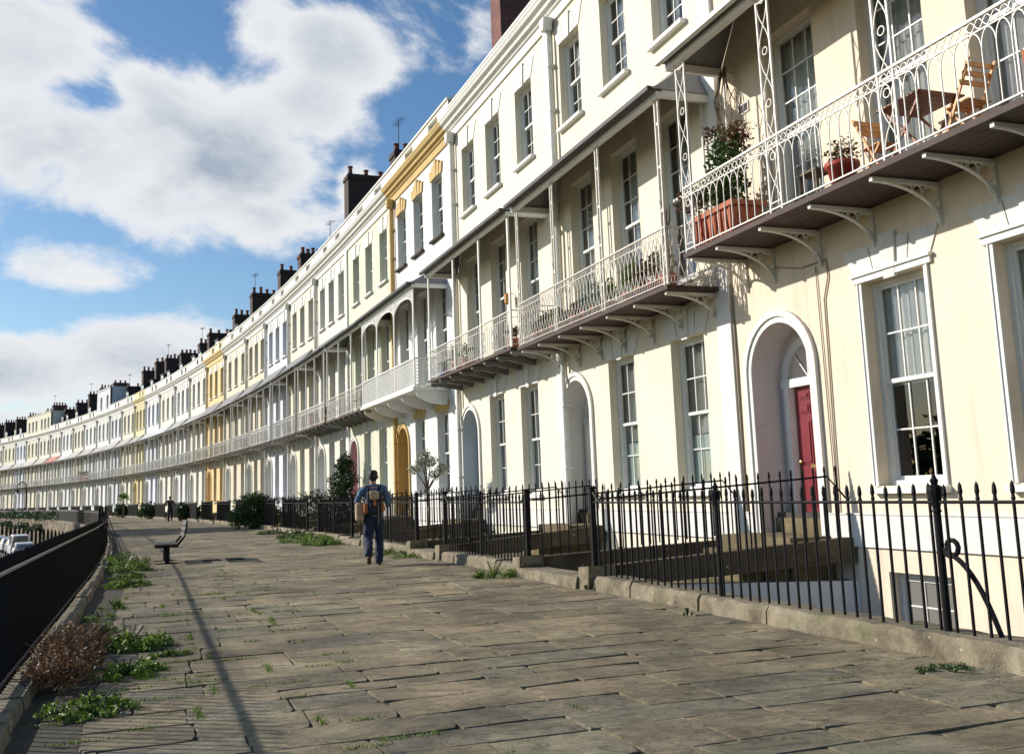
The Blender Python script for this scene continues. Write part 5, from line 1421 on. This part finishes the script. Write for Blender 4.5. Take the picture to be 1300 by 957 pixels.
# local x along the bench, y toward the railing (seat front at +y)
b = MB()
for q in range(4): b.box(-.05,1.75,-.22+.13*q,-.22+.13*q+.11,.42,.46)
b.build('seat', M['benchwood'], root)
for xx in (.15, 1.5):
    b = MB(); b.box(xx-.04,xx+.04,-.05,.05,.0,.42); b.box(xx-.05,xx+.05,-.22,.26,.0,.03); b.box(xx-.035,xx+.035,-.24,.27,.375,.42); b.build('leg', M['iron'], root)
    b = MB(); b.tube([(xx,-.2,.40),(xx,-.36,.60),(xx,-.42,.88)], .028, 6); b.build('back_arm', M['iron'], root)
b = MB()
for zz in (.60,.73,.86): b.hexa([(-.05,-.37-.04*(zz-.6)/.26,zz),(1.75,-.37-.04*(zz-.6)/.26,zz),(1.75,-.335-.04*(zz-.6)/.26,zz),(-.05,-.335-.04*(zz-.6)/.26,zz),(-.05,-.40-.04*(zz-.6)/.26,zz+.10),(1.75,-.40-.04*(zz-.6)/.26,zz+.10),(1.75,-.365-.04*(zz-.6)/.26,zz+.10),(-.05,-.365-.04*(zz-.6)/.26,zz+.10)])
b.build('backrest', M['benchwood'], root)

# ------------------------------------------------------------------ lamp post
def lamp(x, y, label, rz=0):
    root = empty('street_lamp', (x,y,0), rz); tag(root, label, 'lamp')
    b = MB(); b.lathe(0,0,[(.14,0),(.14,.25),(.09,.32),(.075,1.0),(.12,1.04),(.09,1.1),(.085,3.4),(.07,3.45),(.04,3.5),(.035,3.6)],10)
    b.build('pole', M['iron'], root)
    b = MB(); pts = [(0,0,3.5)]
    for k in range(13):
        a = PI*k/12; pts.append((.55-.55*math.cos(a),0,3.75+.62*math.sin(a)))
    pts.append((1.1,0,3.5)); b.tube(pts, .06, 6)
    b.tube([(.55+.28*math.cos(a*PI/6),0,3.85+.28*math.sin(a*PI/6)) for a in range(12)], .018, 5, closed=True)
    b.tube([(0,0,3.3),(.15,0,3.55),(.3,0,3.7)], .02, 5)
    b.build('swan_neck', M['iron'], root)
    b = MB(); b.lathe(1.1,0,[(.03,3.52),(.09,3.45),(.30,3.28),(.30,3.24),(.12,3.22)],10); b.build('lamp_shade', M['iron'], root)
    b = MB(); b.lathe(1.1,0,[(.12,3.22),(.13,3.1),(.07,3.0),(.01,2.98)],10); b.build('glass_bowl', M['dglass'], root)
LS = 128.0
p = terr(LS, 9.75)
lamp(p[0], p[1], 'black swan necked street lamp at the far terrace edge', PI)

# ------------------------------------------------------------------ cars
M['carwhite'] = simple('car_white', (.75,.76,.78), .25, .02, 2, 0); M['carsilver'] = simple('car_silver', (.42,.44,.47), .3, .03, 2, 0, metal=.6)
M['tyre'] = simple('tyre', (.02,.02,.02), .8, .1, 5, 0); M['rim'] = simple('rim', (.5,.5,.52), .3, .05, 5, 0, metal=1); M['lampglass'] = simple('headlamp', (.7,.72,.75), .15, .02, 5, 0)
def car(s, o_, label, mat, van=False):
    p = terr(s, o_, -3.1); root = empty('parked_car', p, head(s)); tag(root, label, 'car', 'cars parked on the lower road')
    b = MB(); L_ = 4.3 if not van else 5.0; H_ = 1.45 if not van else 2.0
    hw = .86
    low = [(-L_/2,.32),(-L_/2+.03,.72),(-L_/2+.12,.92),(-L_/2+1.0,.98),(L_/2-1.0,.98),(L_/2-.1,.78),(L_/2,.5),(L_/2-.03,.3)]
    cab = [(-L_/2+.25,.95),(-L_/2+.75,H_-.04),(-L_/2+1.3,H_),(.35,H_),(.55,H_-.04),(1.25,.96)] if not van else [(-L_/2+.05,.95),(-L_/2+.12,H_-.05),(-L_/2+.4,H_),(.9,H_),(1.2,H_-.1),(1.75,.98)]
    def ext(poly, a, c, inset_top=0, m=0):
        n = len(b.v); k = len(poly); zmax = max(z for _,z in poly); zmin = min(z for _,z in poly)
        for sgn in (-1,1):
            for (x,z) in poly: b.v.append((x, sgn*(a-(inset_top*(z-zmin)/(zmax-zmin))), z))
        b.f.append(tuple(range(n,n+k))); b.m.append(m); b.f.append(tuple(range(n+2*k-1,n+k-1,-1))); b.m.append(m)
        for i in range(k):
            j = (i+1) % k; b.f.append((n+i,n+k+i,n+k+j,n+j)); b.m.append(m)
    ext(low, hw, 0); ext(cab, hw-.03, 0, .17)
    o = b.build('body', M[mat], root); 
    md = o.modifiers.new('bevel','BEVEL'); md.width = .05; md.segments = 2
    g = MB()
    x0, x1 = cab[0][0]+.28, cab[-1][0]-.22
    for sg in (-1,1):
        y = sg*(hw-.03-.075)
        poly = [(x0,1.02),(x0+.35,H_-.12),(.25 if not van else .95,H_-.12),(x1-.05,1.02)]
        pts = [(x, sg*(hw-.02-.17*(z-.95)/(H_-.95)), z) for x,z in poly]; g.face(pts if sg > 0 else pts[::-1])
    a_, c_ = cab[-2], cab[-1]
    g.face([(c_[0]-.05,-.68,1.02),(c_[0]-.05,.68,1.02),(a_[0]+.05,.58,H_-.09),(a_[0]+.05,-.58,H_-.09)])
    for v_ in range(len(g.v)-4, len(g.v)): g.v[v_] = (g.v[v_][0]+.06, g.v[v_][1], g.v[v_][2])
    g.face([(cab[0][0]-.02,-.66,1.05),(cab[1][0]-.05,-.56,H_-.12),(cab[1][0]-.05,.56,H_-.12),(cab[0][0]-.02,.66,1.05)])
    g.build('windows', M['dglass'], root) if False else g.build('glazing', M['dglass'], root)
    for sx in (-1,1):
        for sy in (-1,1):
            t = MB(); t.lathe(0,0,[(.2,-.1),(.31,-.1),(.33,-.06),(.33,.06),(.31,.1),(.2,.1)],16); w = t.build('wheel', M['tyre'], root, (sx*(L_/2-.82), sy*(hw-.1), .33)); w.rotation_euler = (R(90),0,0)
            t = MB(); t.lathe(0,0,[(.19,-.105),(.2,.105)],12); t.build('rim', M['rim'], w)
    for sy in (-1,1):
        t = MB(); t.box(L_/2-.10,L_/2+.005,sy*.62-.16,sy*.62+.16,.58,.74); t.build('headlight', M['lampglass'], root)
        t = MB(); t.box(-L_/2-.005,-L_/2+.06,sy*.68-.1,sy*.68+.1,.66,.86); t.build('tail_light', M['redpot'], root)
for k, (s, o_, lb, mt, vn) in enumerate(((95,12.9,'white hatchback nearest on the lower road, below the railing','carwhite',False),(101.5,12.9,'white van parked behind the nearest hatchback on the lower road','carwhite',True),(107,12.8,'silver car parked beyond the white van','carsilver',False),(112.5,12.9,'second white car parked under the vault wall','carwhite',False),(118.5,12.9,'farther silver car under the vault wall','carsilver',False),(125,12.9,'farthest white car under the vault wall','carwhite',False))):
    car(s, o_, lb, mt, vn)

# ------------------------------------------------------------------ people
M['skin'] = simple('skin', (.42,.24,.16), .55, .06, 20, 0); M['hair'] = simple('black_hair', (.012,.009,.008), .6, .3, 40, .004)
M['denimshirt'] = simple('blue_shirt_cloth', (.085,.15,.23), .85, .14, 9, .01, bscale=14); M['navy'] = simple('navy_trousers_cloth', (.012,.020,.055), .85, .2, 8, .01, bscale=12)
M['shoe'] = simple('dark_red_shoe', (.07,.025,.02), .6, .2, 12, .002); M['canvas'] = simple('tan_canvas', (.42,.31,.19), .85, .15, 12, .01); M['orangestrap'] = simple('orange_leather', (.40,.13,.03), .6, .2, 12, .004); M['packnavy'] = simple('navy_pack_cloth', (.015,.016,.03), .8, .2, 10, .006)
M['darkcoat'] = simple('dark_coat', (.02,.02,.024), .85, .2, 8, .006)
def skinned(name, joints, edges, mat, parent, sub=2, root=0):
    me = bpy.data.meshes.new(name); me.from_pydata([j[0] for j in joints], edges, []); me.materials.append(mat)
    o = place(name, me, parent)
    m = o.modifiers.new('skin','SKIN'); m.use_smooth_shade = True
    for i, j in enumerate(joints):
        r = j[1]; me.skin_vertices[0].data[i].radius = r if isinstance(r, tuple) else (r, r)
        me.skin_vertices[0].data[i].use_root = (i == root)
    m = o.modifiers.new('sub','SUBSURF'); m.levels = sub; m.render_levels = sub
    if name in ('shirt', 'trousers'):
        m.levels = m.render_levels = 3
        if 'folds' not in bpy.data.textures: t = bpy.data.textures.new('folds', 'CLOUDS'); t.noise_scale = .09; t.noise_depth = 2
        m = o.modifiers.new('folds','DISPLACE'); m.texture = bpy.data.textures['folds']; m.strength = .045; m.mid_level = .5
    return o
def person(x, y, rz, label, far=False, k=1.0, shirt='denimshirt', trousers='navy'):
    """walks toward local +y; x to the right"""
    root = empty('person', (x,y,0.01), rz); tag(root, label, 'person'); root.scale = (k,k,k)
    # body joints (y forward)
    J = [((0,0,.95),(.125,.09)),      #0 pelvis
         ((0,.01,1.12),(.12,.085)), #1 waist
         ((0,.0,1.32),(.165,.11)),   #2 chest
         ((0,-.01,1.45),(.12,.085)), #3 upper chest
         ((0,0,1.53),(.055,.055)),   #4 neck
         ((0,.03,1.60),(.07,.085)),  #5 jaw
         ((0,.02,1.70),(.078,.098)), #6 skull
         ((0,.015,1.77),(.05,.06)),  #7 crown
         ((-.20,-.01,1.44),.062),((-.31,-.06,1.20),.050),((-.24,.14,1.07),.038),((-.20,.22,1.07),.024), # left arm 8-11
         ((.20,-.01,1.44),.062),((.29,-.05,1.19),.050),((.26,.16,1.10),.038),((.22,.24,1.13),.024),   # right arm 12-15
         ((-.10,0,.88),.095),((-.11,-.02,.50),.065),((-.12,-.34,.28),.045),((-.12,-.38,.20),.04), # left (lifted rear) leg 16-19
         ((.10,0,.88),.095),((.105,.10,.49),.065),((.10,.05,.10),.045),((.10,.05,.06),.045)]        # right planted 20-23
    E_ = [(0,1),(1,2),(2,3),(3,4),(4,5),(5,6),(6,7),(3,8),(8,9),(9,10),(10,11),(3,12),(12,13),(13,14),(14,15),(0,16),(16,17),(17,18),(18,19),(0,20),(20,21),(21,22),(22,23)]
    # fingers and thumbs
    for sgn, wi in ((-1,11),(1,15)):
        base = Vector(J[wi][0])
        for q in range(4):
            p0 = base+Vector((-sgn*.01+sgn*0,.02,.027-.018*q)); ln = (.075,.085,.08,.065)[q]
            a = len(J); J.append((tuple(p0),.0095)); J.append((tuple(p0+Vector((-sgn*ln*.35,ln*.6,0))),.009)); J.append((tuple(p0+Vector((-sgn*ln*.9,ln*.75,-.01))),.008))
            E_ += [(wi,a),(a,a+1),(a+1,a+2)]
        a = len(J); J.append((tuple(base+Vector((-sgn*.02,-.005,.035))),.011)); J.append((tuple(base+Vector((-sgn*.05,.02,.05))),.009)); E_ += [(wi,a),(a,a+1)]
    body = skinned('body', J, E_, M['skin'], root, 2)
    # face: nose, ears on the body's front side
    f = MB(); f.prism([(.10,1.66),(.128,1.635),(.10,1.625)], 'x', -.012, .012); f.build('nose', M['skin'], body)
    for sg in (-1,1):
        e = MB(); e.tube([(sg*.080,.005,1.69),(sg*.092,-.004,1.67),(sg*.086,.0,1.635)], [.012,.018,.010], 6); e.build('ear', M['skin'], body)
        e = MB(); e.lathe(sg*.03,.108,[(.002,1.665),(.011,1.67),(.011,1.68),(.002,1.685)],6); e.build('eye', M['soot'], body)
    m_ = MB(); m_.box(-.022,.022,.106,.112,1.594,1.602); m_.build('mouth', M['redpot'], body)
    # hair
    hj = [((0,-.045,1.585),(.055,.035)),((0,-.035,1.635),(.084,.070)),((0,-.018,1.69),(.100,.098)),((0,.005,1.75),(.102,.110)),((0,.015,1.80),(.075,.085))]
    skinned('hair', hj, [(0,1),(1,2),(2,3),(3,4)], M['hair'], root, 2)
    # shirt: torso and sleeves to the elbow
    sj = [((0,0,.84),(.175,.135)),((0,.01,.96),(.172,.13)),((0,.01,1.14),(.16,.118)),((0,0,1.32),(.185,.128)),((0,-.01,1.45),(.15,.105)),((0,-.005,1.54),(.082,.075)),
          ((-.205,-.01,1.44),.078),((-.315,-.06,1.20),.066),((-.255,.10,1.10),.052),((.205,-.01,1.44),.078),((.295,-.05,1.19),.066),((.27,.12,1.12),.052)]
    skinned('shirt', sj, [(0,1),(1,2),(2,3),(3,4),(4,5),(4,6),(6,7),(7,8),(4,9),(9,10),(10,11)], M[shirt], root, 2)
    tj = [((0,0,1.03),(.15,.112)),((0,0,.92),(.158,.118)),((-.10,0,.84),.112),((-.115,-.02,.50),.088),((-.12,-.35,.27),.082),((-.12,-.40,.185),.080),((.10,0,.84),.112),((.105,.10,.49),.088),((.10,.05,.12),.085),((.10,.05,.035),.085)]
    skinned('trousers', tj, [(0,1),(1,2),(2,3),(3,4),(4,5),(1,6),(6,7),(7,8),(8,9)], M[trousers], root, 2)
    # shoes
    fj = [((.10,.0,.045),(.042,.042)),((.10,.10,.04),(.048,.036)),((.10,.20,.03),(.042,.026))]
    skinned('shoe', fj, [(0,1),(1,2)], M['shoe'], root, 2)
    fj = [((-.12,-.42,.215),(.040,.040)),((-.12,-.38,.13),(.044,.036)),((-.12,-.33,.05),(.042,.028))]
    skinned('shoe', fj, [(0,1),(1,2)], M['shoe'], root, 2)
    return root
MX, MY, MR = -2.88, 20.1, R(12)
person(MX, MY, MR, 'man in a blue shirt and navy trousers walking away with a backpack', k=1.04)
def ml(v):
    c, s = math.cos(MR), math.sin(MR); k = 1.04; x, y, z = v[0]*k, v[1]*k, v[2]*k; return (MX+c*x-s*y, MY+s*x+c*y, z+.01)
# backpack (held by the man, so its own thing)
bp = empty('backpack', ml((0,-.20,1.05)), MR); tag(bp, 'tan and navy backpack with orange side pockets on the walking man', 'backpack')
def rounded(name, x0,x1,y0,y1,z0,z1, mat, parent, w=.04):
    b = MB(); b.box(x0,x1,y0,y1,z0,z1); o = b.build(name, mat, parent); m = o.modifiers.new('bevel','BEVEL'); m.width = w; m.segments = 3; return o
rounded('pack_body', -.15,.15,-.10,.055,-.10,.36, M['packnavy'], bp, .05)
rounded('top_flap', -.10,.095,-.13,.0,.19,.37, M['canvas'], bp, .045)
rounded('side_pocket', -.21,-.12,-.09,.03,-.06,.13, M['orangestrap'], bp, .03)
rounded('side_pocket', .13,.20,-.09,.03,-.04,.12, M['orangestrap'], bp, .03)
rounded('front_pocket', -.09,.09,-.145,-.09,-.06,.14, M['packnavy'], bp, .02)
rounded('buckle', -.02,.03,-.152,-.13,.08,.19, M['orangestrap'], bp, .008)
for sg in (-1,1):
    b = MB(); b.tube([(sg*.10,.04,.36),(sg*.12,.10,.46),(sg*.13,.22,.47),(sg*.14,.36,.30),(sg*.16,.33,.08),(sg*.17,.12,-.02)], .018, 6, flat=1.8); b.build('strap', M['packnavy'], bp)
b = MB(); b.tube([(.07,-.14,.15),(.075,-.15,-.2),(.07,-.13,-.30)], .007, 4); b.build('loose_strap', M['canvas'], bp)
bg = empty('shoulder_bag', ml((-.27,-.02,.80)), MR); tag(bg, 'tan canvas shoulder bag hanging at the left hip of the walking man', 'bag')
rounded('bag_body', -.08,.09,-.14,.16,.04,.42, M['canvas'], bg, .06)
b = MB(); b.tube([(.0,.0,.40),(.05,-.05,.58),(.12,-.04,.74),(.10,.06,.76)], .014, 6, flat=1.6); b.build('strap', M['canvas'], bg)
p = Vector((-25.0,72.4)); person(p.x, p.y, R(200), 'distant person in dark clothes walking on the far flags', far=True, shirt='darkcoat', trousers='darkcoat')

# ------------------------------------------------------------------ sky, sun, camera
SUN = Vector((-.964*math.cos(R(26)), .264*math.cos(R(26)), math.sin(R(26)))).normalized()
sd = bpy.data.lights.new('sun','SUN'); sd.energy = 4.6; sd.angle = R(.7); sd.color = (1.0,.93,.84)
so = bpy.data.objects.new('sun', sd); COL.objects.link(so); so.rotation_euler = SUN.to_track_quat('Z','Y').to_euler()

f = 1264.0; pitch = math.atan(187/f); roll = R(2.1)
fw = Vector((0,math.cos(pitch),math.sin(pitch))); rt = Vector((1,0,0)); up = rt.cross(fw)
rr = rt*math.cos(roll)-up*math.sin(roll); uu = up*math.cos(roll)+rt*math.sin(roll)
cd = bpy.data.cameras.new('camera'); cam = bpy.data.objects.new('camera', cd); COL.objects.link(cam)
cam.matrix_world = Matrix(((rr.x,uu.x,-fw.x,0),(rr.y,uu.y,-fw.y,0),(rr.z,uu.z,-fw.z,1.4),(0,0,0,1)))
cd.sensor_width = 36; cd.lens = 36*f/1300; cd.shift_y = -44.5/1300; cd.clip_start = .05; cd.clip_end = 6000
sc.camera = cam

W = bpy.data.worlds.new('World'); sc.world = W; W.use_nodes = True; nt = W.node_tree
bgn = nt.nodes['Background']; bgn.inputs['Strength'].default_value = .10
sky = N(nt, 'ShaderNodeTexSky', sky_type='NISHITA'); sky.sun_disc = False; sky.sun_elevation = R(26); sky.sun_rotation = math.atan2(SUN.x, SUN.y); sky.altitude = 100; sky.air_density = 1.0; sky.dust_density = .6; sky.ozone_density = 2.0
hs = N(nt, 'ShaderNodeHueSaturation'); hs.inputs['Saturation'].default_value = 1.2; hs.inputs['Value'].default_value = 1.08; L(nt, sky.outputs[0], hs.inputs['Color'])
tc = N(nt, 'ShaderNodeTexCoord'); dirv = tc.outputs['Generated']
# cloud banks as soft ellipsoids on the sky: azimuth, elevation, half width, half height (degrees), weight
BL = [(-27.3,23.3,6.80,4.99,1.0), (-24.4,18.5,8.61,4.99,1.05), (-20.0,20.2,5.89,4.99,1.0), (-16.1,18.3,6.80,4.99,1.1), (-14.4,15.8,4.99,2.95,.95),
 (-20.8,16.0,6.80,3.17,.9), (-9.3,24.9,4.99,3.40,1.0), (-11.2,21.9,4.08,3.17,.8), (-14.4,25.9,3.63,2.72,.7), (-25.4,12.8,5.89,2.49,.9),
 (-26.4,19.9,5.44,6.80,.9), (-9.0,17.5,1.59,2.04,.75), (-0.7,25.8,1.81,2.27,.5), (-21.8,7.9,6.80,2.72,.95), (-26.0,7.0,5.89,3.17,.9),
 (-18.6,5.8,5.44,1.81,.7), (-25.2,4.2,9.07,1.81,.8), (-33.1,17.1,9.07,9.97,1.0), (-34.3,7.5,9.07,5.44,.9), (13.6,37.4,11.79,5.44,.9),
 (-15.8,41.7,13.60,5.44,.8), (35.5,18.1,11.33,7.25,.8)]
acc = None
for (az_, el_, rx, ry, wt) in BL:
    c = Vector((math.sin(R(az_))*math.cos(R(el_)), math.cos(R(az_))*math.cos(R(el_)), math.sin(R(el_))))
    sb = N(nt, 'ShaderNodeVectorMath', operation='SUBTRACT'); L(nt, dirv, sb.inputs[0]); sb.inputs[1].default_value = c
    ml_ = N(nt, 'ShaderNodeVectorMath', operation='MULTIPLY'); L(nt, sb.outputs[0], ml_.inputs[0]); ml_.inputs[1].default_value = (1/R(rx), 1/R(rx), 1/R(ry))
    ln = N(nt, 'ShaderNodeVectorMath', operation='LENGTH'); L(nt, ml_.outputs[0], ln.inputs[0])
    mr = N(nt, 'ShaderNodeMapRange', interpolation_type='SMOOTHSTEP'); L(nt, ln.outputs['Value'], mr.inputs[0]); mr.inputs[1].default_value = 0; mr.inputs[2].default_value = 1.45; mr.inputs[3].default_value = wt; mr.inputs[4].default_value = 0
    if acc is None: acc = mr.outputs[0]
    else:
        sm = N(nt, 'ShaderNodeMath', operation='SMOOTH_MAX'); L(nt, acc, sm.inputs[0]); L(nt, mr.outputs[0], sm.inputs[1]); sm.inputs[2].default_value = .15; acc = sm.outputs[0]
mpn = N(nt, 'ShaderNodeMapping'); mpn.inputs['Scale'].default_value = (1,1,1.6); L(nt, dirv, mpn.inputs[0])
n1 = N(nt, 'ShaderNodeTexNoise'); L(nt, mpn.outputs[0], n1.inputs['Vector']); inp(n1, Scale=5.5, Detail=11, Roughness=.6, Distortion=.25)
ofs = N(nt, 'ShaderNodeVectorMath', operation='ADD'); L(nt, mpn.outputs[0], ofs.inputs[0]); ofs.inputs[1].default_value = (-.035,.0,.05)
n2 = N(nt, 'ShaderNodeTexNoise'); L(nt, ofs.outputs[0], n2.inputs['Vector']); inp(n2, Scale=5.5, Detail=7, Roughness=.6, Distortion=.25)
d1 = N(nt, 'ShaderNodeMath', operation='MULTIPLY_ADD'); L(nt, n1.outputs['Fac'], d1.inputs[0]); d1.inputs[1].default_value = 2.3; L(nt, acc, d1.inputs[2])   # density = acc + 1.5*noise
mask = N(nt, 'ShaderNodeMapRange', interpolation_type='SMOOTHSTEP'); L(nt, d1.outputs[0], mask.inputs[0]); mask.inputs[1].default_value = 1.46; mask.inputs[2].default_value = 1.84
thick = N(nt, 'ShaderNodeMapRange', interpolation_type='SMOOTHSTEP'); L(nt, d1.outputs[0], thick.inputs[0]); thick.inputs[1].default_value = 1.55; thick.inputs[2].default_value = 2.6
df = N(nt, 'ShaderNodeMath', operation='SUBTRACT'); L(nt, n1.outputs['Fac'], df.inputs[0]); L(nt, n2.outputs['Fac'], df.inputs[1])
lit = N(nt, 'ShaderNodeMath', operation='MULTIPLY_ADD', use_clamp=True); L(nt, df.outputs[0], lit.inputs[0]); lit.inputs[1].default_value = 4.5; lit.inputs[2].default_value = .5
dk = N(nt, 'ShaderNodeMath', operation='MULTIPLY'); L(nt, thick.outputs[0], dk.inputs[0]); iv = N(nt, 'ShaderNodeMath', operation='SUBTRACT'); iv.inputs[0].default_value = 1.48; L(nt, lit.outputs[0], iv.inputs[1]); L(nt, iv.outputs[0], dk.inputs[1]); dk.use_clamp = True
ccol = mixc(nt, dk.outputs[0], (7.5,7.6,7.75), (3.3,3.9,4.7))
sepz = N(nt, 'ShaderNodeSeparateXYZ'); L(nt, dirv, sepz.inputs[0]); hz = N(nt, 'ShaderNodeMapRange'); L(nt, sepz.outputs[2], hz.inputs[0]); hz.inputs[1].default_value = -.02; hz.inputs[2].default_value = .03
mk = N(nt, 'ShaderNodeMath', operation='MULTIPLY'); L(nt, mask.outputs[0], mk.inputs[0]); L(nt, hz.outputs[0], mk.inputs[1])
fin = mixc(nt, mk.outputs[0], hs.outputs[0], ccol)
L(nt, fin, bgn.inputs['Color'])

vs = sc.view_settings; vs.view_transform = 'Standard'; vs.look = 'None'; vs.gamma = 1; vs.use_curve_mapping = False; vs.exposure = 0.25
sc.cycles.max_bounces = 5; sc.cycles.caustics_reflective = False; sc.cycles.caustics_refractive = False; W.cycles.sampling_method = 'MANUAL'; W.cycles.sample_map_resolution = 512; sc.cycles.transparent_max_bounces = 12
